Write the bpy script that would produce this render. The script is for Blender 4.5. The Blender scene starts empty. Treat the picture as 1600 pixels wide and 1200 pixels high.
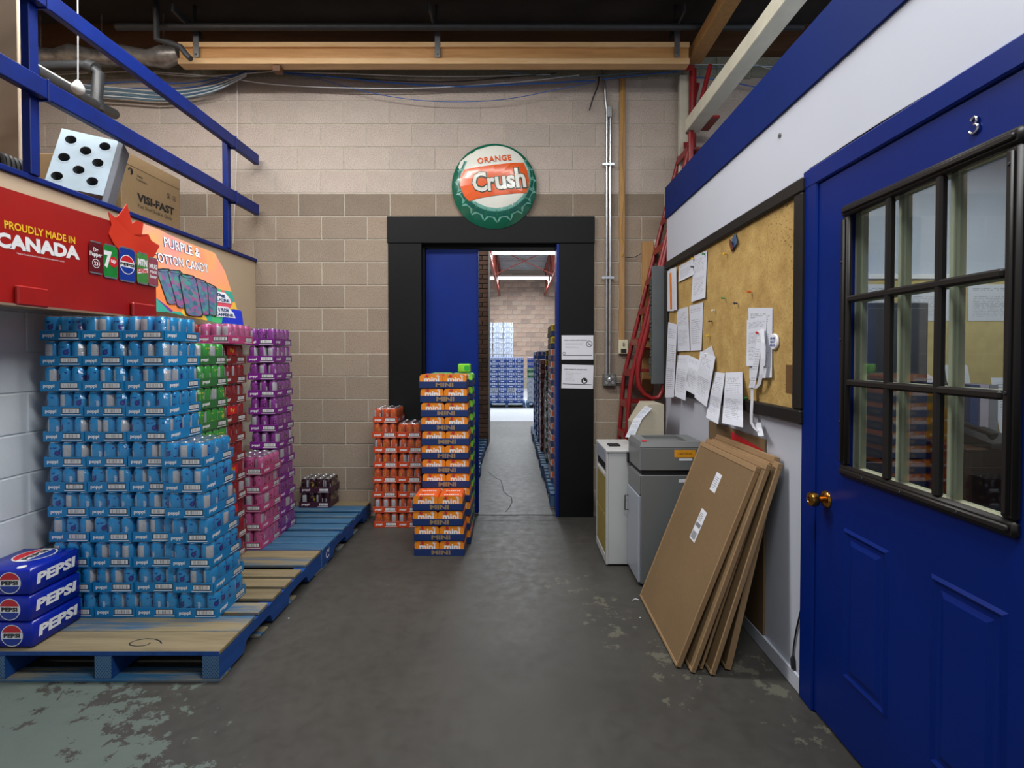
import bpy, math, random
from mathutils import Matrix, Vector, Euler
R = math.radians
random.seed(7)
scene = bpy.context.scene
COL = scene.collection

# ---------------------------------------------------------------- camera
FPX, CX, HZ, PITCH, CAMZ = 790.0, 806.0, 556.0, R(1.0), 1.44
CY = HZ + FPX * math.tan(PITCH)
cd = bpy.data.cameras.new('camera')
cam = bpy.data.objects.new('camera', cd)
COL.objects.link(cam)
cd.sensor_fit = 'HORIZONTAL'; cd.sensor_width = 36.0; cd.lens = 36.0 * FPX / 1600
cd.shift_x = -(CX - 800) / 1600; cd.shift_y = -(600 - CY) / 1600
cd.clip_start = 0.02; cd.clip_end = 200
cam.location = (0, 0, CAMZ); cam.rotation_euler = (R(90) - PITCH, 0, 0)
scene.camera = cam
scene.view_settings.view_transform = 'Standard'
scene.view_settings.look = 'None'
scene.view_settings.exposure = 0.0
scene.view_settings.gamma = 1.0
scene.view_settings.use_curve_mapping = False
scene.cycles.max_bounces = 7
scene.cycles.transparent_max_bounces = 14
scene.cycles.diffuse_bounces = 3
scene.cycles.glossy_bounces = 3
scene.cycles.caustics_reflective = False
scene.cycles.caustics_refractive = False
scene.cycles.sample_clamp_indirect = 4.0

# ---------------------------------------------------------------- world and lamps
world = bpy.data.worlds.new('world'); scene.world = world; world.use_nodes = True
bg = world.node_tree.nodes['Background']
bg.inputs[0].default_value = (0.86, 0.92, 1.0, 1); bg.inputs[1].default_value = 0.3

def area(name, loc, sx, sy, power, col=(1, 1, 1), rot=(0, 0, 0), spread=180):
    l = bpy.data.lights.new(name, 'AREA'); l.shape = 'RECTANGLE'; l.size = sx; l.size_y = sy
    l.energy = power; l.color = col; l.spread = R(spread)
    o = bpy.data.objects.new(name, l); COL.objects.link(o); o.location = loc; o.rotation_euler = rot
    return o
area('ceiling_lamp', (-2.1, 2.7, 4.12), 2.4, 0.35, 140, (1.0, 0.985, 0.97))
area('ceiling_lamp', (1.1, 0.5, 4.05), 2.4, 0.6, 150, (0.97, 0.99, 1.0))
area('ceiling_lamp', (0.0, 2.4, 4.12), 1.8, 0.3, 34, (1.0, 0.985, 0.95))
area('warehouse_lamp', (0.2, 15.0, 4.42), 2.4, 0.25, 190, (0.93, 0.97, 1.0))
area('warehouse_lamp', (0.2, 19.8, 4.42), 2.4, 0.25, 170, (0.93, 0.97, 1.0))
area('warehouse_lamp', (0.0, 14.0, 5.0), 5.0, 4.0, 420, (0.88, 0.94, 1.0))
area('warehouse_lamp', (0.0, 7.2, 4.9), 2.4, 0.4, 60, (0.93, 0.97, 1.0))
area('office_lamp', (2.5, 2.1, 2.6), 1.2, 0.6, 17, (1.0, 0.98, 0.93))

# ---------------------------------------------------------------- helpers
def ray(px, py):
    x = (px - CX) / FPX; u = (CY - py) / FPX; c, s = math.cos(PITCH), math.sin(PITCH)
    return Vector((x, c + u * s, -s + u * c))
O = Vector((0, 0, CAMZ))
def atY(px, py, Y): d = ray(px, py); return O + d * (Y / d.y)
def atX(px, py, X): d = ray(px, py); return O + d * (X / d.x)
def atZ(px, py, Z): d = ray(px, py); return O + d * ((Z - CAMZ) / d.z)

def lin(c):
    c = c / 255.0
    return c / 12.92 if c <= 0.04045 else ((c + 0.055) / 1.055) ** 2.4
def rgb(r, g, b): return (lin(r), lin(g), lin(b), 1.0)

class NT:
    def __init__(s, name):
        s.m = bpy.data.materials.new(name); s.m.use_nodes = True
        s.t = s.m.node_tree; s.n = s.t.nodes; s.bs = s.n['Principled BSDF']; s.out = s.n['Material Output']
    def node(s, typ, **kw):
        n = s.n.new(typ)
        for k, v in kw.items(): setattr(n, k, v)
        return n
    def link(s, a, b): s.t.links.new(a, b)
    def coord(s, which='Object'): return s.node('ShaderNodeTexCoord').outputs[which]
    def noise(s, scale, detail=3, vec=None, rough=0.6):
        n = s.node('ShaderNodeTexNoise'); n.inputs['Scale'].default_value = scale
        n.inputs['Detail'].default_value = detail; n.inputs['Roughness'].default_value = rough
        s.link(vec if vec is not None else s.coord(), n.inputs['Vector']); return n.outputs['Fac']
    def ramp(s, fac, stops, interp='LINEAR'):
        n = s.node('ShaderNodeValToRGB'); cr = n.color_ramp; cr.interpolation = interp
        while len(cr.elements) > len(stops): cr.elements.remove(cr.elements[-1])
        while len(cr.elements) < len(stops): cr.elements.new(0.5)
        for e, (p, c) in zip(cr.elements, stops):
            e.position = p; e.color = c if len(c) == 4 else (*c, 1)
        s.link(fac, n.inputs[0]); return n.outputs[0]
    def mix(s, fac, a, b, blend='MIX'):
        n = s.node('ShaderNodeMix', data_type='RGBA', blend_type=blend)
        for i, v in ((0, fac), (6, a), (7, b)):
            if hasattr(v, 'node'): s.link(v, n.inputs[i])
            else: n.inputs[i].default_value = v
        return n.outputs[2]
    def math(s, op, a, b=None, clamp=False):
        n = s.node('ShaderNodeMath', operation=op, use_clamp=clamp)
        for i, v in ((0, a), (1, b)):
            if v is None: continue
            if hasattr(v, 'node'): s.link(v, n.inputs[i])
            else: n.inputs[i].default_value = v
        return n.outputs[0]
    def sep(s, v):
        n = s.node('ShaderNodeSeparateXYZ'); s.link(v, n.inputs[0]); return n.outputs
    def comb(s, x, y, z=0.0):
        n = s.node('ShaderNodeCombineXYZ')
        for i, v in enumerate((x, y, z)):
            if hasattr(v, 'node'): s.link(v, n.inputs[i])
            else: n.inputs[i].default_value = v
        return n.outputs[0]
    def bump(s, h, strength=0.3, dist=0.01):
        n = s.node('ShaderNodeBump'); n.inputs['Strength'].default_value = strength; n.inputs['Distance'].default_value = dist
        s.link(h, n.inputs['Height']); s.link(n.outputs[0], s.bs.inputs['Normal'])
    def base(s, c):
        if hasattr(c, 'node'): s.link(c, s.bs.inputs['Base Color'])
        else: s.bs.inputs['Base Color'].default_value = c
    def set(s, rough=0.6, metal=0.0, spec=None, coat=None):
        s.bs.inputs['Roughness'].default_value = rough; s.bs.inputs['Metallic'].default_value = metal
        if spec is not None: s.bs.inputs['Specular IOR Level'].default_value = spec
        if coat is not None: s.bs.inputs['Coat Weight'].default_value = coat; s.bs.inputs['Coat Roughness'].default_value = 0.1

def scl(c, k): return (min(1, c[0] * k), min(1, c[1] * k), min(1, c[2] * k), 1)
def paint(name, c, rough=0.55, metal=0.0, var=0.12, nscale=6.0, bump=0.0, bscale=60, spec=None, rnd=0.0, coat=None):
    t = NT(name); f = t.noise(nscale, 3)
    col = t.ramp(f, [(0.3, scl(c, 1 - var)), (0.7, scl(c, 1 + var))])
    if rnd:
        r = t.node('ShaderNodeObjectInfo').outputs['Random']
        col = t.mix(1.0, col, t.ramp(r, [(0, (1 - rnd,) * 3), (1, (1.0,) * 3)]), 'MULTIPLY')
    t.base(col); t.set(rough, metal, spec, coat)
    if bump: t.bump(t.noise(bscale, 4), bump, 0.004)
    return t.m
def emit(name, c, s):
    t = NT(name); t.bs.inputs['Base Color'].default_value = c
    t.bs.inputs['Emission Color'].default_value = c; t.bs.inputs['Emission Strength'].default_value = s
    return t.m

def T(loc=(0, 0, 0), rot=(0, 0, 0), s=(1, 1, 1)):
    return Matrix.Translation(Vector(loc)) @ Euler(rot).to_matrix().to_4x4() @ Matrix.Diagonal((*s, 1))
def frame(o, ux, uy):
    """matrix whose local x and y run along ux and uy from o, z outwards"""
    ux = Vector(ux).normalized(); uy = Vector(uy); uz = ux.cross(uy).normalized(); uy = uz.cross(ux)
    m = Matrix((ux, uy, uz)).transposed().to_4x4(); m.translation = Vector(o); return m

_tc = {}
def text_geo(s, bold=0.0, shear=0.0, space=1.0):
    k = (s, bold, shear, space)
    if k in _tc: return _tc[k]
    cu = bpy.data.curves.new('t', 'FONT'); cu.body = s; cu.size = 1.0; cu.offset = bold; cu.shear = shear
    cu.space_character = space; cu.resolution_u = 2; cu.fill_mode = 'FRONT'
    o = bpy.data.objects.new('t', cu); COL.objects.link(o)
    dg = bpy.context.evaluated_depsgraph_get(); dg.update()
    me = bpy.data.meshes.new_from_object(o.evaluated_get(dg))
    vs = [v.co.copy() for v in me.vertices]; fs = [list(p.vertices) for p in me.polygons]
    bpy.data.objects.remove(o); bpy.data.curves.remove(cu); bpy.data.meshes.remove(me)
    x0, x1 = min(v.x for v in vs), max(v.x for v in vs); y0, y1 = min(v.y for v in vs), max(v.y for v in vs)
    vs = [((v.x - x0) / (x1 - x0), (v.y - y0) / (y1 - y0)) for v in vs]
    _tc[k] = (vs, fs, (x1 - x0) / (y1 - y0)); return _tc[k]

class MB:
    def __init__(s): s.v = []; s.f = []; s.m = []; s.M = Matrix.Identity(4); s.uv = {}
    def at(s, M=None): s.M = M if M is not None else Matrix.Identity(4); return s
    def add(s, vs, fs, mi=0):
        b = len(s.v); s.v += [s.M @ Vector(v) for v in vs]
        for i, f in enumerate(fs):
            s.f.append([b + k for k in f]); s.m.append(mi[i] if isinstance(mi, (list, tuple)) else mi)
        return s
    def poly(s, pts, mi=0): return s.add(pts, [list(range(len(pts)))], mi)
    def quaduv(s, pts, mi=0):
        s.uv[len(s.f)] = [(0, 0), (1, 0), (1, 1), (0, 1)]; return s.poly(pts, mi)
    def box(s, x0, y0, z0, x1, y1, z1, mi=0, bev=0.0):
        if x0 > x1: x0, x1 = x1, x0
        if y0 > y1: y0, y1 = y1, y0
        if z0 > z1: z0, z1 = z1, z0
        if bev <= 0:
            v = [(x0, y0, z0), (x1, y0, z0), (x1, y1, z0), (x0, y1, z0), (x0, y0, z1), (x1, y0, z1), (x1, y1, z1), (x0, y1, z1)]
            return s.add(v, [(3, 2, 1, 0), (4, 5, 6, 7), (0, 1, 5, 4), (1, 2, 6, 5), (2, 3, 7, 6), (3, 0, 4, 7)], mi)
        b = min(bev, (x1 - x0) * .49, (y1 - y0) * .49, (z1 - z0) * .49)
        lo, hi = (x0, y0, z0), (x1, y1, z1); v = []; idx = {}
        for c in range(8):
            sg = [(c >> k) & 1 for k in range(3)]
            for ax in range(3):
                p = [(hi[k] if sg[k] else lo[k]) if k == ax else ((hi[k] - b) if sg[k] else (lo[k] + b)) for k in range(3)]
                idx[(c, ax)] = len(v); v.append(p)
        f = []
        for ax in range(3):
            a1, a2 = (ax + 1) % 3, (ax + 2) % 3
            for sd in (0, 1):
                cs = [(sd << ax) | (p << a1) | (q << a2) for p, q in ((0, 0), (1, 0), (1, 1), (0, 1))]
                q = [idx[(c, ax)] for c in cs]; f.append(q if sd else q[::-1])
            for p in (0, 1):
                for q in (0, 1):
                    c0 = (p << a1) | (q << a2); c1 = c0 | (1 << ax)
                    ff = [idx[(c0, a1)], idx[(c1, a1)], idx[(c1, a2)], idx[(c0, a2)]]
                    f.append(ff if p != q else ff[::-1])
        for c in range(8):
            t = [idx[(c, k)] for k in range(3)]; f.append(t if bin(c).count('1') % 2 else t[::-1])
        return s.add(v, f, mi)
    def tube(s, pts, r, n=8, mi=0, caps=True):
        pts = [Vector(p) for p in pts]; rr = r if isinstance(r, (list, tuple)) else [r] * len(pts)
        rings = []; prev = None
        for i, p in enumerate(pts):
            d = (pts[min(i + 1, len(pts) - 1)] - pts[max(i - 1, 0)]).normalized()
            if prev is None:
                a = Vector((0, 0, 1)) if abs(d.z) < .9 else Vector((1, 0, 0)); u = d.cross(a).normalized()
            else:
                u = (prev - d * prev.dot(d)).normalized()
            prev = u; w = d.cross(u)
            rings.append([p + (u * math.cos(2 * math.pi * k / n) + w * math.sin(2 * math.pi * k / n)) * rr[i] for k in range(n)])
        v = [q for r_ in rings for q in r_]; f = []
        for i in range(len(rings) - 1):
            for k in range(n):
                f.append((i * n + k, i * n + (k + 1) % n, (i + 1) * n + (k + 1) % n, (i + 1) * n + k))
        if caps: f.append(tuple(range(n))[::-1]); f.append(tuple((len(rings) - 1) * n + k for k in range(n)))
        return s.add(v, f, mi)
    def lathe(s, prof, n=16, mi=0, a0=0.0, a1=2 * math.pi, cap=True):
        full = abs(a1 - a0 - 2 * math.pi) < 1e-6; c = n if full else n + 1; v = []; f = []; mm = []
        for r, z in prof:
            for k in range(c):
                a = a0 + (a1 - a0) * k / n; v.append((r * math.cos(a), r * math.sin(a), z))
        for i in range(len(prof) - 1):
            for k in range(n):
                k2 = (k + 1) % c
                f.append((i * c + k, i * c + k2, (i + 1) * c + k2, (i + 1) * c + k)); mm.append(mi[i] if isinstance(mi, (list, tuple)) else mi)
        if full and cap:
            if prof[-1][0] > 1e-6: f.append(tuple((len(prof) - 1) * c + k for k in range(c))); mm.append(mm[-1])
            if prof[0][0] > 1e-6: f.append(tuple(range(c))[::-1]); mm.append(mm[0])
        return s.add(v, f, mm)
    def text(s, st, h, mi=0, w=None, bold=0.0, cx=0.0, cy=0.0, z=0.0, shear=0.0, fn=None, space=1.0):
        """flat lettering in the local xy plane, centred on cx, cy"""
        vs, fs, asp = text_geo(st, bold, shear, space); w = w or h * asp
        pts = [((x - .5) * w + cx, (y - .5) * h + cy, z) for x, y in vs]
        if fn: pts = [fn(*p) for p in pts]
        return s.add(pts, fs, mi)
    def disc(s, r, cx, cy, z, mi=0, n=20, ry=None, a0=0, a1=360, r0=None):
        ry = ry or r
        A = [R(a0 + (a1 - a0) * k / n) for k in range(n + 1)]
        if r0 is None:
            if a1 - a0 >= 360: A = A[:-1]
            return s.poly([(cx + r * math.cos(a), cy + ry * math.sin(a), z) for a in A], mi)
        for a, b in zip(A, A[1:]):
            k = r0 / r
            s.poly([(cx + k * r * math.cos(a), cy + k * ry * math.sin(a), z), (cx + r * math.cos(a), cy + ry * math.sin(a), z),
                    (cx + r * math.cos(b), cy + ry * math.sin(b), z), (cx + k * r * math.cos(b), cy + k * ry * math.sin(b), z)], mi)
        return s
    def mesh(s, name, mats, smooth=None):
        me = bpy.data.meshes.new(name); me.from_pydata([tuple(v) for v in s.v], [], s.f)
        mats = mats if isinstance(mats, (list, tuple)) else [mats]
        for m in mats: me.materials.append(m)
        if len(mats) > 1: me.polygons.foreach_set('material_index', s.m)
        if s.uv:
            ul = me.uv_layers.new(name='UVMap')
            for fi, u in s.uv.items():
                for li, c in zip(me.polygons[fi].loop_indices, u): ul.data[li].uv = c
        if smooth is not None:
            me.polygons.foreach_set('use_smooth', [True] * len(me.polygons)); me.set_sharp_from_angle(angle=R(smooth))
        me.update(); return me
    def build(s, name, mats, parent=None, smooth=None, loc=None, rot=None):
        return obj(name, s.mesh(name, mats, smooth), parent, loc, rot)

def obj(name, me, parent=None, loc=None, rot=None):
    o = bpy.data.objects.new(name, me); COL.objects.link(o)
    if parent is not None: o.parent = parent
    if loc is not None: o.location = loc
    if rot is not None: o.rotation_euler = rot
    return o
def tag(o, label=None, cat=None, group=None, kind=None):
    if label: o['label'] = label
    if cat: o['category'] = cat
    if group: o['group'] = group
    if kind: o['kind'] = kind
    return o
def thing(name, label, cat, loc=(0, 0, 0), rot=(0, 0, 0), group=None):
    return tag(obj(name, None, None, loc, rot), label, cat, group)
def copy_tree(o, parent=None):
    c = o.copy(); COL.objects.link(c)
    c.parent = parent
    for ch in KIDS(o): copy_tree(ch, c)
    return c
def KIDS(o): return [x for x in _all if x.parent == o] if False else list(o.children)
def bake(o):
    """keeps a part's world place when its thing's origin is away from zero"""
    return o

ORD = ['topmost', 'second', 'third', 'fourth', 'fifth', 'sixth', 'seventh', 'eighth', 'ninth', 'tenth', 'eleventh', 'twelfth', 'thirteenth', 'fourteenth']
def nth_top(i, n): return 'topmost' if i == n - 1 else ('bottom' if i == 0 else ORD[n - 1 - i] + ' from top')

# ---------------------------------------------------------------- materials
M = {}
M['black'] = paint('black_paint', rgb(13, 14, 16), 0.6, spec=0.2, var=0.15, nscale=3, bump=0.25, bscale=20)
M['black_plastic'] = paint('black_plastic', rgb(28, 27, 27), 0.4, var=0.1)
M['charcoal'] = paint('charcoal_frame', rgb(34, 31, 29), 0.42, spec=0.3, var=0.1)
M['door_blue'] = paint('blue_door_enamel', rgb(0, 32, 110), 0.38, spec=0.25, var=0.1, nscale=2, bump=0.05, bscale=30)
M['slide_blue'] = paint('blue_sliding_door', rgb(0, 33, 112), 0.45, spec=0.25, var=0.15, nscale=2)
M['band_blue'] = paint('blue_band', rgb(0, 31, 98), 0.6, spec=0.2, var=0.06, nscale=2)
M['rail_blue'] = paint('blue_rail_paint', rgb(4, 32, 106), 0.42, spec=0.3, var=0.18, nscale=8, bump=0.1, bscale=20)
M['white_wall'] = paint('white_painted_partition', rgb(196, 200, 212), 0.38, var=0.02, nscale=1.5, bump=0.03, bscale=15)
M['white_block'] = paint('white_painted_block', rgb(214, 220, 224), 0.6, var=0.04, nscale=5, bump=0.25, bscale=40)
M['cream_panel'] = paint('cream_panel', rgb(196, 176, 150), 0.6, var=0.05, nscale=2)
M['white'] = paint('white_ink', rgb(232, 232, 234), 0.5, var=0.02)
M['ink'] = paint('black_ink', rgb(28, 28, 30), 0.6, var=0.02)
M['grey_ink'] = paint('grey_ink', rgb(120, 122, 126), 0.6, var=0.02)
M['silver'] = paint('galvanised_steel', rgb(190, 194, 198), 0.3, metal=0.9, var=0.12, nscale=20)
M['dull_steel'] = paint('dull_zinc_box', rgb(120, 122, 120), 0.45, metal=0.7, var=0.25, nscale=30)
M['chrome'] = paint('chrome', rgb(220, 222, 228), 0.12, metal=1.0, var=0.02)
M['brass'] = paint('brass', rgb(196, 140, 62), 0.2, metal=1.0, var=0.08, nscale=20)
M['alu'] = paint('can_lid_aluminium', rgb(205, 208, 214), 0.25, metal=0.85, var=0.06)
M['red_paint'] = paint('red_ladder_paint', rgb(128, 22, 24), 0.35, var=0.18, nscale=10)
M['red_steel'] = paint('red_truss_primer', rgb(140, 62, 50), 0.6, var=0.15)
M['cream_paint'] = paint('cream_painted_timber', rgb(188, 184, 166), 0.55, var=0.08, nscale=8)
M['dark_pipe'] = paint('dark_iron_pipe', rgb(46, 48, 50), 0.5, var=0.2, nscale=12)
M['pvc'] = paint('white_plastic_pipe', rgb(190, 190, 186), 0.4, var=0.05)
M['cable_white'] = paint('white_cable', rgb(210, 214, 216), 0.5, var=0.03)
M['cable_blue'] = paint('blue_cable', rgb(42, 96, 176), 0.5, var=0.05)
M['cable_teal'] = paint('teal_cable', rgb(96, 130, 150), 0.5, var=0.05)
M['cable_black'] = paint('black_cable', rgb(22, 22, 24), 0.5, var=0.05)
M['cable_yellow'] = paint('yellow_cable', rgb(206, 160, 62), 0.5, var=0.05)
M['ivory'] = paint('ivory_metal', rgb(205, 198, 168), 0.5, var=0.04)
M['appliance_white'] = paint('white_appliance_enamel', rgb(186, 187, 186), 0.4, var=0.03, nscale=3)
M['olive'] = paint('olive_filter', rgb(136, 120, 58), 0.8, var=0.15, nscale=40, bump=0.5, bscale=120)
M['cab_grey'] = paint('grey_cabinet_enamel', rgb(108, 110, 110), 0.42, var=0.04, nscale=3)
M['cab_light'] = paint('light_grey_cabinet_door', rgb(150, 156, 166), 0.35, var=0.04, nscale=3)
M['cab_dark'] = paint('dark_recess', rgb(20, 20, 22), 0.6)
M['label_orange'] = paint('orange_sticker', rgb(220, 150, 30), 0.5, var=0.1, nscale=30)
M['beige'] = paint('beige_plastic', rgb(184, 176, 156), 0.5, var=0.04)
M['foil'] = paint('foil_insulation', rgb(150, 146, 142), 0.35, metal=0.6, var=0.4, nscale=14, bump=1.0, bscale=12)
M['navy'] = paint('navy_card', rgb(22, 46, 98), 0.5, var=0.06)
M['tan_ink'] = paint('tan_print', rgb(142, 118, 88), 0.6, var=0.03)
M['orange_card'] = paint('orange_card', rgb(230, 134, 26), 0.45, var=0.16, nscale=14)
M['orange_top'] = paint('orange_card_top', rgb(224, 96, 30), 0.35, var=0.1, nscale=10)
M['lime_card'] = paint('lime_card', rgb(120, 205, 50), 0.45, var=0.25, nscale=12)
M['pepsi_blue'] = paint('glossy_blue_card', rgb(8, 32, 150), 0.25, var=0.08, nscale=4)
M['print_red'] = paint('red_print', rgb(200, 26, 40), 0.5, var=0.03)
M['print_blue'] = paint('blue_print', rgb(16, 52, 150), 0.5, var=0.03)
M['yellow_ink'] = paint('yellow_print', rgb(240, 186, 40), 0.5, var=0.03)
M['paper'] = paint('plain_paper', rgb(218, 220, 228), 0.7, var=0.02)
M['mortar'] = paint('mortar', rgb(172, 164, 149), 0.9, var=0.12, nscale=20, bump=0.4, bscale=80)
M['frame_grey'] = paint('grey_panel', rgb(88, 92, 94), 0.5, var=0.08)
M['desk'] = paint('dark_brown_desk', rgb(72, 42, 28), 0.4, var=0.2, nscale=5)
M['office_wall'] = paint('pale_office_wall', rgb(190, 198, 214), 0.6, var=0.03)
M['tackboard'] = paint('beige_tackboard', rgb(196, 176, 120), 0.85, var=0.08, nscale=14)
M['deck_grey'] = paint('grey_roof_deck', rgb(176, 184, 190), 0.5, var=0.05)
M['dark_ceiling'] = paint('dark_roof_deck', rgb(54, 50, 46), 0.8, var=0.25, nscale=3)
M['tube_light'] = emit('fluorescent_tube_glow', (0.95, 0.98, 1.0, 1), 6.0)

def block_mat(name, c, c2, rnd=0.16):
    t = NT(name); oc = t.coord(); r = t.node('ShaderNodeObjectInfo').outputs['Random']
    f = t.noise(5.0, 4, oc); g = t.noise(120.0, 2, oc)
    col = t.mix(f, c, c2)
    col = t.mix(1.0, col, t.ramp(g, [(0.32, (0.72,) * 3), (0.5, (1.0,) * 3), (0.7, (1.16,) * 3)]), 'MULTIPLY')
    col = t.mix(1.0, col, t.ramp(r, [(0, (1 - rnd, 1 - rnd, 1 - rnd * .9)), (0.5, (1, 1 - rnd * .25, 1 - rnd * .3)), (1, (1, 1, 1))]), 'MULTIPLY')
    t.base(col); t.set(0.88, spec=0.25); t.bump(g, 0.5, 0.004); return t.m
M['block_up'] = block_mat('pinkish_grey_block', rgb(166, 153, 142), rgb(186, 175, 165), 0.09)
M['block_low'] = block_mat('brown_grey_block', rgb(140, 126, 110), rgb(158, 144, 128), 0.14)
M['block_mid'] = block_mat('darker_brown_block', rgb(126, 113, 97), rgb(152, 139, 123), 0.22)
M['block_far'] = block_mat('tan_warehouse_block', rgb(170, 140, 116), rgb(214, 200, 190), 0.3)
M['brick'] = block_mat('dark_brown_brick', rgb(112, 78, 64), rgb(150, 124, 108), 0.4)
M['bond'] = block_mat('rough_concrete_beam', rgb(128, 128, 112), rgb(160, 158, 140), 0.05)

def wood(name, c, c2, axis=0, rough=0.6, worn=None, wornlvl=0.5, knots=True):
    t = NT(name); oc = t.coord(); s = t.sep(oc); k = [14.0, 14.0, 14.0]; k[axis] = 1.2
    v = t.comb(*[t.math('MULTIPLY', s[i], k[i]) for i in range(3)])
    rnd = t.node('ShaderNodeObjectInfo').outputs['Random']
    ad = t.node('ShaderNodeVectorMath', operation='ADD'); t.link(v, ad.inputs[0]); t.link(t.comb(t.math('MULTIPLY', rnd, 40.0), t.math('MULTIPLY', rnd, 17.0), rnd), ad.inputs[1])
    v = ad.outputs[0]
    n = t.noise(2.2, 5, v); col = t.ramp(n, [(0.3, c), (0.62, c2), (0.8, scl(c, 0.75))])
    if worn:
        w = t.noise(1.3, 4, v, 0.7); col = t.mix(t.ramp(w, [(wornlvl - .1, (0, 0, 0)), (wornlvl + .1, (1, 1, 1))]), col, worn)
    col = t.mix(1.0, col, t.ramp(rnd, [(0, (0.8,) * 3), (1, (1.05,) * 3)]), 'MULTIPLY')
    t.base(col); t.set(rough); t.bump(n, 0.15, 0.003); return t.m
M['pine'] = wood('raw_pallet_board', rgb(116, 103, 76), rgb(142, 128, 98))
M['pine_worn'] = wood('half_painted_pallet_board', rgb(126, 116, 90), rgb(146, 132, 100), worn=rgb(44, 96, 134), wornlvl=0.52)
M['blue_board'] = wood('blue_worn_pallet_board', rgb(34, 84, 124), rgb(58, 104, 138), worn=rgb(104, 122, 128), wornlvl=0.62)
M['blue_stringer'] = wood('blue_pallet_side', rgb(14, 58, 122), rgb(22, 74, 146), axis=1)
M['hatch'] = None
M['beam_wood'] = wood('pale_timber_beam', rgb(214, 168, 112), rgb(234, 194, 142), rough=0.5)
M['beam_web'] = wood('brown_timber_web', rgb(176, 126, 72), rgb(198, 148, 92), rough=0.5)
M['stud'] = wood('timber_stud', rgb(158, 116, 66), rgb(180, 138, 86), axis=2)
M['old_wood'] = wood('dark_old_timber', rgb(84, 54, 32), rgb(104, 70, 42))

def card_mat(name, c):
    t = NT(name); oc = t.coord(); f = t.noise(2.5, 3, oc); g = t.noise(60, 2, oc)
    r = t.node('ShaderNodeObjectInfo').outputs['Random']
    col = t.ramp(f, [(0.3, scl(c, 0.93)), (0.7, scl(c, 1.07))])
    col = t.mix(1.0, col, t.ramp(g, [(0.3, (0.95,) * 3), (0.7, (1.04,) * 3)]), 'MULTIPLY')
    col = t.mix(1.0, col, t.ramp(r, [(0, (0.93,) * 3), (1, (1.04,) * 3)]), 'MULTIPLY')
    t.base(col); t.set(0.7); return t.m
M['card'] = card_mat('brown_cardboard', rgb(122, 98, 67))
M['card_edge'] = card_mat('cardboard_edge_tape', rgb(150, 120, 85))
M['card_box'] = card_mat('carton_cardboard', rgb(152, 126, 90))

t = NT('cork_board'); oc = t.coord(); s_ = t.sep(oc)
f = t.noise(9, 4, oc); g = t.noise(90, 3, oc)
col = t.ramp(f, [(0.3, rgb(168, 134, 74)), (0.7, rgb(196, 164, 100))])
col = t.mix(1.0, col, t.ramp(g, [(0.3, (0.8,) * 3), (0.55, (1.05,) * 3)]), 'MULTIPLY')
v = t.node('ShaderNodeTexVoronoi'); v.inputs['Scale'].default_value = 75; t.link(oc, v.inputs['Vector'])
big = t.noise(2.2, 2, oc)
# the speckle wear is densest towards the door end of the board
den = t.math('ADD', t.math('MULTIPLY', t.math('SUBTRACT', 2.75, s_[1]), 0.9), t.math('MULTIPLY', t.math('SUBTRACT', big, 0.5), 1.2), )
den = t.math('MULTIPLY', t.math('MAXIMUM', t.math('MINIMUM', den, 0.75), 0.16), 0.6)
spk = t.math('LESS_THAN', v.outputs['Distance'], den)
spk = t.math('MULTIPLY', spk, t.math('GREATER_THAN', t.noise(30, 2, oc), 0.5))
col = t.mix(t.math('MULTIPLY', spk, 0.85), col, rgb(66, 44, 20))
t.base(col); t.set(0.85); t.bump(g, 0.4, 0.003); M['cork'] = t.m

def print_mat(name, rows=26, dark=0.45, paperc=rgb(214, 217, 228)):
    t = NT(name); uv = t.coord('UV'); s = t.sep(uv)
    ry = t.math('MULTIPLY', s[1], float(rows)); row = t.math('FLOOR', ry); fr = t.math('FRACT', ry)
    line = t.math('MULTIPLY', t.math('GREATER_THAN', fr, 0.35), t.math('LESS_THAN', fr, 0.8))
    nv = t.comb(t.math('MULTIPLY', s[0], 22.0), t.math('MULTIPLY', row, 7.3), 0.0)
    w = t.noise(1.0, 1, nv); word = t.math('GREATER_THAN', w, 0.46)
    nv2 = t.comb(0.0, t.math('MULTIPLY', row, 3.1), 5.0); ln = t.noise(1.0, 0, nv2)
    ext = t.math('LESS_THAN', s[0], t.math('ADD', 0.55, t.math('MULTIPLY', ln, 0.55)))
    mar = t.math('MULTIPLY', t.math('GREATER_THAN', s[0], 0.1), t.math('LESS_THAN', s[0], 0.9))
    mar = t.math('MULTIPLY', mar, t.math('MULTIPLY', t.math('GREATER_THAN', s[1], 0.12), t.math('LESS_THAN', s[1], 0.93)))
    par = t.math('GREATER_THAN', t.noise(1.0, 0, t.comb(9.0, t.math('MULTIPLY', t.math('FLOOR', t.math('DIVIDE', row, 3.0)), 2.7), 1.0)), 0.4)
    fac = t.math('MULTIPLY', t.math('MULTIPLY', line, word), t.math('MULTIPLY', mar, t.math('MULTIPLY', ext, par)))
    t.base(t.mix(t.math('MULTIPLY', fac, dark), paperc, rgb(50, 52, 60))); t.set(0.7); return t.m
M['print_a'] = print_mat('typed_page', 30, 0.4)
M['print_b'] = print_mat('typed_form', 22, 0.4)
M['print_c'] = print_mat('receipt_print', 38, 0.5)

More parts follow.
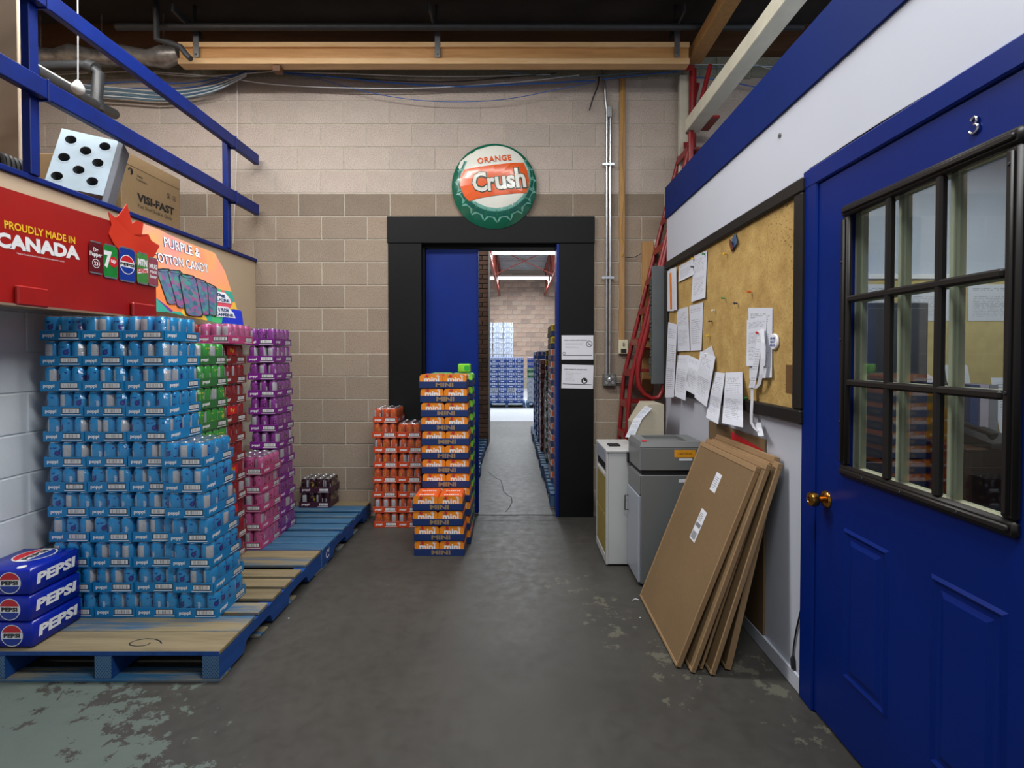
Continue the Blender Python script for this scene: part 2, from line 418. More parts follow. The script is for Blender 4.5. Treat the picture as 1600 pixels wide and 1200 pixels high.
# floor: dark worn sealed concrete with islands of old pale green paint
t = NT('worn_concrete_floor'); oc = t.coord(); s = t.sep(oc)
n1 = t.noise(0.9, 5, oc); n2 = t.noise(14, 5, oc, 0.7); n3 = t.noise(70, 2, oc)
col = t.ramp(n1, [(0.3, rgb(56, 54, 51)), (0.5, rgb(65, 63, 59)), (0.72, rgb(76, 74, 69))])
col = t.mix(1.0, col, t.ramp(n2, [(0.25, (0.86,) * 3), (0.5, (1,) * 3), (0.8, (1.12,) * 3)]), 'MULTIPLY')
def blob(t, s, x, y, rx, ry):
    dx = t.math('DIVIDE', t.math('SUBTRACT', s[0], x), rx); dy = t.math('DIVIDE', t.math('SUBTRACT', s[1], y), ry)
    d = t.math('ADD', t.math('MULTIPLY', dx, dx), t.math('MULTIPLY', dy, dy)); return t.math('SUBTRACT', 1.0, d)
w = t.noise(9, 6, oc, 0.75); w2 = t.noise(2.0, 3, oc)
m = blob(t, s, -2.55, 1.62, 1.45, 0.74)
m = t.math('ADD', m, t.math('MULTIPLY', t.math('SUBTRACT', w, 0.5), 3.4))
fac1 = t.math('MULTIPLY', t.math('GREATER_THAN', m, 0.22), 0.75)
col = t.mix(fac1, col, rgb(98, 110, 103))
for (x, y, rx, ry) in ((0.52, 2.75, 0.28, 0.5), (0.72, 2.35, 0.3, 0.5), (1.1, 2.2, 0.25, 0.75), (0.35, 3.2, 0.3, 0.3)):
    m = blob(t, s, x, y, rx, ry)
    m = t.math('ADD', m, t.math('MULTIPLY', t.math('SUBTRACT', w, 0.62), 4.5))
    col = t.mix(t.math('MULTIPLY', t.math('GREATER_THAN', m, 0.62), 0.42), col, rgb(116, 116, 98))
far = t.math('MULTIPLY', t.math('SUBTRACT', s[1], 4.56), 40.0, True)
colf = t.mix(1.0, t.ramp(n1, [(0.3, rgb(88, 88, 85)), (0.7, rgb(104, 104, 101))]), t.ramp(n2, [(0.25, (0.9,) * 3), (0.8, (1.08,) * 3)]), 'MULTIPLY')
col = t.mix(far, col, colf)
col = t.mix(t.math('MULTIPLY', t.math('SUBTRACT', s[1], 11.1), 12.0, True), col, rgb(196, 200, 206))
t.base(col); t.set(0.5, spec=0.35)
t.link(t.ramp(n2, [(0.3, (0.42,) * 3), (0.7, (0.62,) * 3)]), t.bs.inputs['Roughness'])
t.bump(n2, 0.08, 0.004); M['floor'] = t.m

# pallet end plates: blue with a diamond mesh
t = NT('blue_hatched_plate'); oc = t.coord(); s = t.sep(oc)
a = t.math('ADD', s[0], t.math('MULTIPLY', s[2], 0.7)); b = t.math('SUBTRACT', s[0], t.math('MULTIPLY', s[2], 0.7))
la = t.math('LESS_THAN', t.math('FRACT', t.math('MULTIPLY', a, 85.0)), 0.28); lb = t.math('LESS_THAN', t.math('FRACT', t.math('MULTIPLY', b, 85.0)), 0.28)
t.base(t.mix(t.math('MAXIMUM', la, lb), rgb(28, 70, 124), rgb(96, 128, 150))); t.set(0.5); M['hatch'] = t.m

# clear shrink film and window glass: a thin clear sheet with a mirror sheen
def film(name, tint, base, rough, wr=0.0, ws=20, ior=1.45):
    t = NT(name); t.n.remove(t.bs)
    tr = t.node('ShaderNodeBsdfTransparent'); tr.inputs[0].default_value = tint
    gl = t.node('ShaderNodeBsdfGlossy'); gl.inputs['Roughness'].default_value = rough; gl.inputs[0].default_value = (0.95, 0.97, 1, 1)
    fr = t.node('ShaderNodeLayerWeight'); fr.inputs['Blend'].default_value = 0.5
    mx = t.node('ShaderNodeMixShader')
    f = t.math('ADD', t.math('MULTIPLY', t.math('POWER', fr.outputs['Facing'], 4.0), 0.9), base, True); t.link(f, mx.inputs[0]); t.link(tr.outputs[0], mx.inputs[1]); t.link(gl.outputs[0], mx.inputs[2])
    t.link(mx.outputs[0], t.out.inputs[0])
    if wr:
        bp = t.node('ShaderNodeBump'); bp.inputs['Strength'].default_value = wr; bp.inputs['Distance'].default_value = 0.01
        t.link(t.noise(ws, 3), bp.inputs['Height']); t.link(bp.outputs[0], gl.inputs['Normal']); t.link(bp.outputs[0], fr.inputs['Normal'])
    return t.m
M['film'] = film('clear_shrink_film', (0.98, 0.985, 0.99, 1), 0.05, 0.16, 0.6, 28)
M['glass'] = film('window_glass', (0.90, 0.95, 0.95, 1), 0.05, 0.02)
# ================================================================ SETTING
WY = 4.514            # face of the block wall at the end of the room
# floor
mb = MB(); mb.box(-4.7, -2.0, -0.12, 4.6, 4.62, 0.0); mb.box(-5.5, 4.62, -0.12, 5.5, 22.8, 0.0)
floor = tag(mb.build('floor', M['floor']), kind='structure')
mb = MB()
def strip(mb, pts, w, z=0.0012, mi=0):
    for p, q in zip(pts, pts[1:]):
        d = (Vector(q) - Vector(p)).normalized(); n = Vector((-d.y, d.x, 0)) * w / 2
        a, b, c, e = Vector(p) + n, Vector(p) - n, Vector(q) - n, Vector(q) + n
        mb.poly([(a.x, a.y, z), (b.x, b.y, z), (c.x, c.y, z), (e.x, e.y, z)][::-1], mi)
cr = [atZ(*p, 0.0) for p in ((762, 736), (768, 742), (775, 747), (783, 751), (785, 760), (787, 768), (793, 774), (799, 777), (800, 785), (796, 793), (790, 800))]
strip(mb, cr, 0.012)
strip(mb, [(-0.36, 4.55, 0), (-0.1, 4.545, 0), (0.15, 4.555, 0), (0.37, 4.548, 0)], 0.022, 0.0016)
strip(mb, [(-0.34, 4.40, 0), (0.0, 4.405, 0), (0.36, 4.395, 0)], 0.006, 0.0014)
mb.build('floor_crack', M['ink'], floor)

# ---- end wall of concrete blocks, every block its own piece
wall = MB()
wall.box(-4.6, WY + 0.0035, 0.0, -0.84, WY + 0.19, 4.07); wall.box(0.38, WY + 0.0035, 0.0, 4.5, WY + 0.19, 4.07)
wall.box(-0.84, WY + 0.0035, 2.44, 0.38, WY + 0.19, 4.07)
wall_back = tag(wall.build('wall_back', M['mortar']), kind='structure')
BH, BW, G = 0.2032, 0.4064, 0.0095
def block_mesh(w, h, mat, d=0.05, bev=0.0025):
    mb = MB(); mb.box(-w / 2, 0, -h / 2, w / 2, d, h / 2, 0, bev); return mb.mesh('block', mat)
full = {k: block_mesh(BW - G, BH - G, M[k]) for k in ('block_up', 'block_low', 'block_mid')}
for k in range(0, 19):
    z0 = 0.037 + BH * k; z1 = z0 + BH
    key = 'block_up' if k >= 14 else ('block_mid' if k == 13 else 'block_low')
    x = (-1.931 if k % 2 else -2.134) - BW * 7
    while x < 2.9:
        a, b = x, x + BW
        x += BW
        if b > 2.55 + (0 if k < 13 else 0.6) or a < (-4.6 if z1 > 2.2 else -2.55): continue
        if k < 13 and a > 1.75: continue
        segs = [(a, b)]
        if z0 < 2.44:
            segs = [s for s in ((a, min(b, -0.86)), (max(a, 0.40), b)) if s[1] - s[0] > 0.05]
        for (p, q) in segs:
            me = full[key] if abs(q - p - BW) < 1e-5 else block_mesh(q - p - G, BH - G, M[key])
            obj('block', me, wall_back, ((p + q) / 2, WY - 0.0 + random.uniform(-0.001, 0.001), (z0 + z1) / 2))
mb = MB()   # rough concrete along the head of the wall
N = 60
for i in range(N):
    xa = -4.6 + 9.1 * i / N; xb = -4.6 + 9.1 * (i + 1) / N
    r0 = random.uniform(-0.018, 0.012)
    mb.box(xa, WY - 0.012 + random.uniform(-.004, .004), 3.895 + r0, xb, WY + 0.02, 4.075, 0, 0.004)
mb.build('bond_beam', M['bond'], wall_back)

# ---- left: mezzanine front over a painted block wall
mb = MB(); mb.box(-2.62, -1.0, 0, -2.456, WY, 1.70)
wall_left = tag(mb.build('wall_left', M['white_block']), kind='structure')
bl = MB(); bl.box(-0.0, -(BW - .006) / 2, -(BH - .006) / 2, 0.02, (BW - .006) / 2, (BH - .006) / 2, 0, 0.004); blm = bl.mesh('block', M['white_block'])
for k in range(8):
    for j in range(10):
        y = 0.5 + BW * j + (BW / 2 if k % 2 else 0)
        if y < WY - 0.2: obj('block', blm, wall_left, (-2.47, y, 0.037 + BH * (k + .5)))
mb = MB(); mb.box(-2.335, -1.0, 1.67, -2.316, WY - .001, 2.275, 0, .002); mb.box(-2.60, -1.0, 1.67, -2.335, WY - .001, 1.70)
tag(mb.build('wall_mezzanine_front', M['cream_panel']), kind='structure')
mb = MB(); mb.box(-4.6, -1.0, 2.24, -2.335, WY - .001, 2.275)
tag(mb.build('floor_mezzanine', M['old_wood']), kind='structure')
mb = MB(); mb.box(-2.345, -1.0, 2.275, -2.300, WY - .001, 2.302, 0, .003)
tag(mb.build('trim_1', M['rail_blue']), kind='structure')
mb = MB(); mb.box(-4.72, -1.0, 0, -4.6, WY + .2, 4.3)
tag(mb.build('wall_far_left', M['cream_panel']), kind='structure')

# ---- ceilings
mb = MB(); mb.box(-4.72, -2.0, 4.30, 4.6, 4.70, 4.42)
ceiling = tag(mb.build('ceiling', M['dark_ceiling']), kind='structure')
j = MB(); j.box(-4.6, -0.03, 4.14, 4.5, 0.03, 4.30, 0, .003); jm = j.mesh('joist', M['old_wood'])
for y in (3.45, 3.85): obj('joist', jm, ceiling, (0, y, 0))
mb = MB(); mb.box(-4.6, 4.40, 4.075, 4.5, 4.51, 4.30, 0, .004)
mb.build('ledger_board', M['old_wood'], ceiling)
mb = MB(); mb.box(-5.6, 4.70, 5.3, 5.6, 22.8, 5.45)
y = 4.9
while y < 22.6: mb.box(-3.5, y, 5.24, 4.0, y + 0.12, 5.3); y += 0.3
tag(mb.build('ceiling_warehouse', M['deck_grey']), kind='structure')

# ---- right: white office partition with a blue band, a door opening and the office behind
X0 = 1.215; YE = 4.085; DY0, DY1, DZ = 1.03, 2.05, 2.14
mb = MB(); mb.box(X0, DY1, 0, X0 + .1, YE, 2.78); mb.box(X0, -1.0, 0, X0 + .1, DY0 - .02, 2.78); mb.box(X0, DY0 - .02, DZ, X0 + .1, DY1, 2.78)
wall_right = tag(mb.build('wall_right', M['white_wall']), kind='structure')
mb = MB(); mb.box(X0 + .1, YE - .1, 0, 4.5, YE, 2.78)
tag(mb.build('wall_office_end', M['office_wall']), kind='structure')
mb = MB(); mb.box(3.5, -1, 0, 3.6, YE - .1, 2.7); mb.box(X0 + .1, -1.1, 0, 3.6, -1.0, 2.7)
tag(mb.build('wall_office_side', M['office_wall']), kind='structure')
mb = MB(); mb.box(X0 + .1, -1.1, 2.66, 4.5, YE - .1, 2.78)
tag(mb.build('ceiling_office', M['office_wall']), kind='structure')
mb = MB(); mb.box(X0 - .012, -1.0, 2.54, X0, YE + .004, 2.795, 0, .002); mb.box(X0 - .012, YE, 2.54, X0 + .12, YE + .012, 2.795)
tag(mb.build('trim_2', M['band_blue']), kind='structure')
mb = MB(); mb.box(X0 - .012, 2.12, 0, X0, YE, 0.075, 0, .004)
tag(mb.build('baseboard_right', M['white_wall']), kind='structure')
mb = MB()   # blue casing round the door
cx0 = X0 - .02
mb.box(cx0, DY1 - .03, 0, X0 + .03, DY1 + .065, DZ + .06, 0, .006); mb.box(cx0, DY0 - .09, 0, X0 + .03, DY0 - .005, DZ + .06, 0, .006)
mb.box(cx0 - .002, DY0 - .09, DZ - .015, X0 + .03, DY1 + .065, DZ + .062, 0, .006)
tag(mb.build('trim_3', M['door_blue']), kind='structure')

# the blue office door, hinged off the picture to the right
door = tag(obj('door_1', None), kind='structure')
mb = MB(); xs0, xs1 = 1.205, 1.245; wy0, wy1, wz0, wz1 = 1.215, 1.848, 1.015, 1.972
mb.box(xs0, DY0, .012, xs1, wy0, DZ - .02); mb.box(xs0, wy1, .012, xs1, DY1 - .022, DZ - .02)
mb.box(xs0, wy0, .012, xs1, wy1, wz0); mb.box(xs0, wy0, wz1, xs1, wy1, DZ - .02)
for (a, b) in ((1.62, 1.845), (1.225, 1.455)):      # two embossed lower panels
    z0, z1 = .26, .81
    def ring(o, i, xo, xi):
        A = [(xo, a + o, z0 + o), (xo, b - o, z0 + o), (xo, b - o, z1 - o), (xo, a + o, z1 - o)]
        B = [(xi, a + i, z0 + i), (xi, b - i, z0 + i), (xi, b - i, z1 - i), (xi, a + i, z1 - i)]
        for k in range(4): mb.poly([A[k], A[(k + 1) % 4], B[(k + 1) % 4], B[k]])
    ring(0, .010, xs0, xs0 - .007); ring(.010, .022, xs0 - .007, xs0 - .0005); ring(.022, .034, xs0 - .0005, xs0 - .0005); ring(.034, .05, xs0 - .0005, xs0 - .007)
    i = .05; mb.poly([(xs0 - .007, a + i, z0 + i), (xs0 - .007, b - i, z0 + i), (xs0 - .007, b - i, z1 - i), (xs0 - .007, a + i, z1 - i)])
mb.build('door_slab', M['door_blue'], door)
mb = MB()   # black window surround, moulded
fy0, fy1, fz0, fz1, fw = 1.200, 1.862, 1.000, 1.987, .042
def moulded(mb, p, q, ins, x):
    """bar with a stepped profile between p=(y,z) and q"""
for (a0, b0, a1, b1) in ((fy0, fz0, fy1, fz0 + fw), (fy0, fz1 - fw, fy1, fz1), (fy0, fz0 + fw, fy0 + fw, fz1 - fw), (fy1 - fw, fz0 + fw, fy1, fz1 - fw)):
    mb.box(1.190, a0, b0, 1.212, a1, b1, 0, .008); mb.box(1.182, a0 + .012, b0 + .012, 1.192, a1 - .012, b1 - .012, 0, .004)
wf = mb.build('window_frame', M['charcoal'], door, 40)
ys = [fy0 + fw, 1.433, 1.628, fy1 - fw]; zs = [fz0 + fw, 1.343, 1.643, fz1 - fw]
for y in ys[1:3]:
    mb = MB(); mb.box(1.188, y - .012, fz0 + fw - .002, 1.212, y + .012, fz1 - fw + .002, 0, .006); mb.build('muntin', M['charcoal'], wf)
for z in zs[1:3]:
    mb = MB(); mb.box(1.187, fy0 + fw - .002, z - .012, 1.213, fy1 - fw + .002, z + .012, 0, .006); mb.build('muntin', M['charcoal'], wf)
mb = MB()
for (y, z) in ((fy0 + .02, 1.9), (fy0 + .02, 1.35), (fy1 - .02, 1.78), (fy1 - .02, 1.5), (fy1 - .02, 1.2), (1.35, fz0 + .02), (1.55, fz0 + .02), (1.72, fz0 + .02)):
    mb.at(T((1.181, y, z), (0, R(-90), 0))).lathe([(.005, 0), (.004, .002), (0, .002)], 8)
mb.at().build('frame_screws', M['ink'], wf)
for y0_, y1_ in zip(ys, ys[1:]):
    for z0_, z1_ in zip(zs, zs[1:]):
        mb = MB(); mb.box(1.222, y0_, z0_, 1.226, y1_, z1_); mb.build('pane', M['glass'], door)
mb = MB()   # cream grille on the inner side
for y in ys[1:3]: mb.box(1.236, y - .016, fz0 + .01, 1.262, y + .016, fz1 - .01, 0, .004)
for z in zs[1:3]: mb.box(1.236, fy0 + .01, z - .010, 1.262, fy1 - .01, z + .010, 0, .004)
for (a0, b0, a1, b1) in ((fy0, fz0, fy1, fz0 + .035), (fy0, fz1 - .035, fy1, fz1), (fy0, fz0, fy0 + .035, fz1), (fy1 - .05, fz0, fy1, fz1)): mb.box(1.236, a0, b0, 1.262, a1, b1, 0, .004)
tag(mb.build('inner_grille', M['ivory'], door), 'cream inner grille')
kn = atX(1291, 780, 1.205)
mb = MB(); mb.at(T((1.205, kn.y, kn.z), (0, R(-90), 0))).lathe([(.033, 0), (.033, .004), (.027, .009), (.012, .012), (.011, .028), (.016, .034), (.027, .040), (.029, .052), (.025, .064), (.012, .069), (.010, .066), (0, .066)], 24)
mb.build('door_knob', M['brass'], door, 50)
n3 = atX(1524, 195, 1.204)
mb = MB(); mb.at(frame((1.200, n3.y, n3.z), (0, -1, 0), (0, 0, 1)))
mb.tube([Vector((.011 * math.cos(R(a)) * .8, .0105 + .0095 * math.sin(R(a)), 0)) for a in range(165, -100, -25)] +
        [Vector((.0125 * math.cos(R(a)), -.0105 + .011 * math.sin(R(a)), 0)) for a in range(85, -190, -25)], .0036, 8)
mb.build('door_number', M['chrome'], door, 60)

# ---- doorway in the end wall: black boards, blue sliding door, blue jamb
mb = MB(); mb.box(-1.131, 4.486, 0, -0.834, WY + .03, 2.434, 0, .004); dj = tag(mb.build('trim_4', M['black']), kind='structure')
mb = MB(); mb.box(0.385, 4.486, 0, 0.692, WY + .03, 2.434, 0, .004); tag(mb.build('trim_5', M['black']), kind='structure')
mb = MB(); mb.box(-1.138, 4.484, 2.436, 0.697, WY + .03, 2.672, 0, .004); tag(mb.build('trim_6', M['black']), kind='structure')
mb = MB(); mb.box(-0.84, WY + .03, 0, -0.815, WY + .19, 2.434); mb.box(-.84, WY + .03, 2.41, .385, WY + .19, 2.436); tag(mb.build('trim_7', M['black']), kind='structure')  # blue header drawn in black: its shade is put into the colour
mb = MB(); mb.box(0.362, WY - .02, 0, 0.386, WY + .19, 2.434, 0, .003); tag(mb.build('trim_8', M['slide_blue']), kind='structure')
mb = MB(); mb.box(-0.812, 4.575, 0.01, -0.345, 4.62, 2.40, 0, .003); mb.box(-.80, 4.570, .10, -.79, 4.58, 2.3)
d2 = tag(mb.build('door_2', M['slide_blue']), kind='structure')
mb = MB(); mb.box(-.352, 4.566, .012, -.338, 4.63, 2.40, 0, .002); mb.build('door_edge', M['band_blue'], d2)

# ---- the warehouse beyond
mb = MB(); mb.box(-5.5, 22.602, 0, 5.5, 22.8, 5.3)
wf_ = tag(mb.build('wall_warehouse_end', M['mortar']), kind='structure')
fb = block_mesh(BW - .014, BH - .014, M['block_far'], .03, .005)
for k in range(2, 26):
    x = -2.4 + (BW / 2 if k % 2 else 0)
    while x < 2.6:
        if 0.037 + BH * (k + 1) < 5.3: obj('block', fb, wf_, (x, 22.585 + random.uniform(-.002, .002), .037 + BH * (k + .5)))
        x += BW
mb = MB(); mb.box(-5.7, 4.7, 0, -5.5, 22.8, 5.3); tag(mb.build('wall_warehouse_left', M['block_low']), kind='structure')
mb = MB(); mb.box(5.5, 4.7, 0, 5.7, 22.8, 5.3); tag(mb.build('wall_warehouse_right', M['block_low']), kind='structure')
mb = MB(); mb.box(-1.2, 8.03, 0, -.437, 8.5, 5.24)       # brick pier just inside on the left
pier = tag(mb.build('pillar', M['mortar']), kind='structure')
pb = MB(); pb.box(-.096, 0, -.031, .096, .05, .031, 0, .004); pbm = pb.mesh('brick', M['brick'])
for k in range(66):
    for xx in ((-.533, -.737) if k % 2 else (-.633, -.838)):
        obj('brick', pbm, pier, (xx, 8.0, .04 + .0735 * k))
    if not k % 2:
        if k == 0: hb = MB(); hb.box(-.046, 0, -.031, .046, .05, .031, 0, .004); hbm = hb.mesh('brick', M['brick'])
        obj('brick', hbm, pier, (-.483, 8.0, .04 + .0735 * k))
mb = MB(); mb.tube([(-.418, 7.98, 0.1), (-.418, 7.98, 5.2)], .012, 8); 
tag(mb.build('wall_conduit', M['pvc'], None, 40), 'thin white conduit running up the edge of the brown brick pier', 'conduit')
for sx, side in ((-.72, 'left'), (1.28, 'right')):
    tr = thing('roof_truss', 'red steel open-web roof truss on the %s of the far warehouse' % side, 'truss')
    mb = MB(); mb.box(sx - .05, 5.0, 5.16, sx + .05, 22.5, 5.235); mb.build('top_chord', M['red_steel'], tr)
    mb = MB(); mb.box(sx - .04, 9.0, 4.12, sx + .04, 22.5, 4.19); mb.build('bottom_chord', M['red_steel'], tr)
    y = 9.2; up = True
    while y < 22:
        mb = MB(); mb.tube([(sx, y, 5.18 if up else 4.15), (sx, y + .8, 4.15 if up else 5.18)], .03, 6); mb.build('web_bar', M['red_steel'], tr); y += .8; up = not up
for y in (17.2,):
    br = thing('cross_bracing', 'red crossed bracing bars between the two roof trusses', 'bracing')
    for a, b in ((5.1, 4.2), (4.2, 5.1)):
        mb = MB(); mb.tube([(-.7, y, a), (1.26, y, b)], .016, 6); mb.build('brace_bar', M['red_steel'], br)
    mb = MB(); mb.tube([(-.7, y - 1.5, 4.6), (1.26, y - 1.5, 4.6)], .016, 6); mb.build('brace_bar', M['red_steel'], br)
for y, w in ((15.0, 'nearer'), (19.8, 'farther')):
    L = thing('strip_light', 'bright fluorescent strip light, the %s of two in the warehouse' % w, 'light')
    mb = MB(); mb.box(-1.05, y - .12, 4.50, 1.45, y + .12, 4.56, 0, .005); mb.build('housing', M['white'], L)
    for dy in (-.06, .06):
        mb = MB(); mb.tube([(-1.03, y + dy, 4.47), (1.43, y + dy, 4.47)], .035, 8); mb.build('tube', M['tube_light'], L)
    for xx in (-.7, 1.25):
        mb = MB(); mb.tube([(xx, y, 4.56), (xx, y, 5.24)], .006, 5); mb.build('hanger', M['silver'], L)
# ================================================================ CANNED DRINK TRAYS
def can_mat(name, base, art, art2, panel=rgb(196, 196, 200)):
    """printed drink can: base colour, a nutrition panel and painted fruit, by angle round the can"""
    t = NT(name); oc = t.coord(); s = t.sep(oc)
    ang = t.math('ADD', t.math('DIVIDE', t.math('ARCTAN2', s[1], s[0]), 2 * math.pi), 0.5)
    pan = t.math('MULTIPLY', t.math('LESS_THAN', ang, 0.17), t.math('MULTIPLY', t.math('GREATER_THAN', s[2], 0.012), t.math('LESS_THAN', s[2], 0.103)))
    lines = t.math('GREATER_THAN', t.math('FRACT', t.math('MULTIPLY', s[2], 190.0)), 0.55)
    w = t.math('GREATER_THAN', t.noise(1.0, 0, t.comb(t.math('MULTIPLY', ang, 60.0), t.math('MULTIPLY', s[2], 190.0), 0)), 0.45)
    pc = t.mix(t.math('MULTIPLY', t.math('MULTIPLY', lines, w), 0.45), panel, rgb(90, 92, 98))
    v = t.node('ShaderNodeTexVoronoi'); v.inputs['Scale'].default_value = 1.0
    t.link(t.comb(t.math('MULTIPLY', ang, 7.0), t.math('MULTIPLY', s[2], 30.0), 0), v.inputs['Vector'])
    d = v.outputs['Distance']; sec = t.math('MULTIPLY', t.math('GREATER_THAN', ang, 0.52), t.math('LESS_THAN', ang, 0.86))
    sec = t.math('MULTIPLY', sec, t.math('LESS_THAN', s[2], 0.092))
    blob_ = t.math('MULTIPLY', sec, t.math('LESS_THAN', d, 0.43)); core = t.math('MULTIPLY', sec, t.math('LESS_THAN', d, 0.2))
    c = t.mix(blob_, base, art); c = t.mix(core, c, art2); c = t.mix(pan, c, pc)
    t.base(c); t.set(0.28, metal=0.25); return t.m
def rndcard(name, c): return paint(name, c, 0.42, var=0.05, nscale=9, rnd=0.12)
KIND = {
    'blue':   (rgb(34, 144, 206), rgb(14, 44, 136), rgb(84, 60, 150), rgb(14, 128, 190), 'blue'),
    'green':  (rgb(58, 158, 62), rgb(196, 206, 60), rgb(226, 232, 120), rgb(52, 118, 62), 'green'),
    'red':    (rgb(150, 26, 34), rgb(96, 12, 22), rgb(206, 70, 60), rgb(136, 38, 40), 'dark red'),
    'pink':   (rgb(196, 96, 146), rgb(150, 36, 84), rgb(226, 120, 150), rgb(196, 74, 128), 'pink'),
    'purple': (rgb(140, 64, 146), rgb(84, 16, 84), rgb(180, 120, 190), rgb(124, 34, 136), 'purple'),
    'plum':   (rgb(56, 28, 40), rgb(150, 128, 42), rgb(196, 176, 84), rgb(66, 30, 50), 'dark plum'),
    'orange': (rgb(206, 88, 44), rgb(216, 148, 42), rgb(170, 40, 34), rgb(204, 72, 34), 'orange red'),
}
def can_mesh(key):
    mb = MB(); r = .0322
    mb.lathe([(.024, 0), (r - .003, .004), (r, .010), (r, .100), (r - .002, .106), (.0268, .1155), (.0268, .118), (.0255, .118), (.0245, .1145), (0, .1140)],
             16, [1, 1, 0, 0, 0, 1, 1, 1, 1])
    fn = lambda x, y, z: ((r + .0004) * math.cos(x / r + .35 * 2 * math.pi - math.pi), (r + .0004) * math.sin(x / r + .35 * 2 * math.pi - math.pi), y)
    # the maker's word runs up the can
    vs, fs, asp = text_geo('poppi', 0.012)
    h = .016; w = h * asp * .95
    mb.add([fn((y - .5) * -h, .055 + (x - .5) * w, 0) for x, y in vs], fs, 2)
    return mb.mesh('can', [M['can_' + key], M['alu'], M['white']], 35)
CW, CD, CH = .206, .272, .125
def barcode(mb, w, h, mi=(0, 1)):
    """white label with a black edge and upright bars, in the local xy plane"""
    mb.poly([(-w / 2 - .0035, -h / 2 - .0042, 0), (w / 2 + .0035, -h / 2 - .0042, 0), (w / 2 + .0035, h / 2 + .0042, 0), (-w / 2 - .0035, h / 2 + .0042, 0)], mi[1])
    a, b = w / 2, h / 2
    mb.poly([(-a, -b, .0003), (a, -b, .0003), (a, b, .0003), (-a, b, .0003)], mi[0])
    x = -a + .004; rr = random.Random(3)
    while x < a - .005:
        d = rr.choice((.0010, .0014, .0022)); mb.poly([(x, -b + .002, .0006), (x + d, -b + .002, .0006), (x + d, b - .002, .0006), (x, b - .002, .0006)], mi[1]); x += d + rr.choice((.003, .0042, .0055))
def make_case(key, long_front=False):
    """a dozen cans on a printed card tray under shrink film; origin at the base centre, printed short side facing -Y"""
    base, art, art2, tray, word = KIND[key]
    M['can_' + key] = can_mat('printed_%s_can' % key, base, art, art2); M['tray_' + key] = rndcard('%s_tray_card' % key, tray)
    root = obj('drink_tray', None)
    w, d, th, tk = CW / 2 - .001, CD / 2 - .001, .050, .0025
    mb = MB(); mb.box(-w, -d, 0, w, d, tk)
    mb.box(-w, -d, 0, w, -d + tk, th, 0, .001); mb.box(-w, d - tk, 0, w, d, th, 0, .001); mb.box(-w, -d, 0, -w + tk, d, th, 0, .001); mb.box(w - tk, -d, 0, w, d, th, 0, .001)
    mb.build('tray', M['tray_' + key], root)
    cm = can_mesh(key); vis = []
    for i in range(3):
        for j_ in range(4):
            if j_ == 0 or i == 2: vis.append((i, j_))
    for i, j_ in vis:
        c = obj('can', cm, root, ((i - 1) * .0662, (j_ - 1.5) * .0662, .003), (0, 0, random.choice([0, 1, 2, 3, 4, 5]) * R(60) + random.uniform(-.3, .3)))
    mb = MB()
    for i in range(2):
        for j_ in range(1, 4):
            mb.at(T(((i - 1) * .0662, (j_ - 1.5) * .0662, .003))).lathe([(.030, 0), (.0322, .008), (.0322, .100), (.0268, .1155), (.0268, .118), (.025, .1145), (0, .114)], 12, [1, 0, 0, 1, 1, 1])
    tag(mb.build('can_rows', [M['can_' + key], M['alu']], root, 35), kind='stuff')
    A = frame((0, -d - .0006, 0), (1, 0, 0), (0, 0, 1)); B = frame((w + .0006, 0, 0), (0, 1, 0), (0, 0, 1))
    mb = MB(); mb.at(A).text('poppi', .022, 0, .056, .045, -.058, .024); mb.poly([(-.008, .0065, 0), (.092, .0065, 0), (.092, .0105, 0), (-.008, .0105, 0)], 0)
    mb.at().build('lettering', M['white'], root); mb = MB()
    mb.at(B).text('poppi', .023, 0, .066, .045, -.078, .026); mb.poly([(.025, .0065, 0), (.115, .0065, 0), (.115, .0100, 0), (.025, .0100, 0)], 0)
    mb.at().build('lettering', M['white'], root)
    mb = MB(); mb.at(A @ T((.042, .028, 0))); barcode(mb, .082, .021); mb.at().build('barcode_label', [M['white'], M['ink']], root); mb = MB(); mb.at(B @ T((.074, .027, 0))); barcode(mb, .074, .020)
    mb.at().build('barcode_label', [M['white'], M['ink']], root)
    # film: from the tray lip up over the cans, drawn in at the shoulders
    mb = MB(); lv = [(0.001, .049), (0.0005, .056), (-.004, .088), (-.009, .112), (-.016, .1215), (-.03, .1225)]
    P = []
    for off, z in lv:
        a, b = CW / 2 - .001 + off, CD / 2 - .001 + off; c = .012
        P.append([(-a + c, -b, z), (a - c, -b, z), (a, -b + c, z), (a, b - c, z), (a - c, b, z), (-a + c, b, z), (-a, b - c, z), (-a, -b + c, z)])
    for p, q in zip(P, P[1:]):
        for k in range(8): mb.poly([p[k], p[(k + 1) % 8], q[(k + 1) % 8], q[k]])
    mb.poly(P[-1])
    mb.build('shrink_wrap', M['film'], root, 50)
    return root
CASE = {}
def put_case(key, x, y, z, label, group, rz=0.0):
    """x, y: base centre"""
    if key not in CASE: CASE[key] = make_case(key); o = CASE[key]
    else: o = copy_tree(CASE[key])
    for c in o.children:
        if c.name.startswith('can') and not c.name.startswith('can_rows'): c.rotation_euler.z = random.choice((0, 60, 120, 180, 240, 300)) * R(1) + random.uniform(-.35, .35)
    o.location = (x, y, z); o.rotation_euler.z = rz
    return tag(o, label, 'drinks tray', group)
ZP = .1405
jit = lambda a: random.uniform(-a, a)
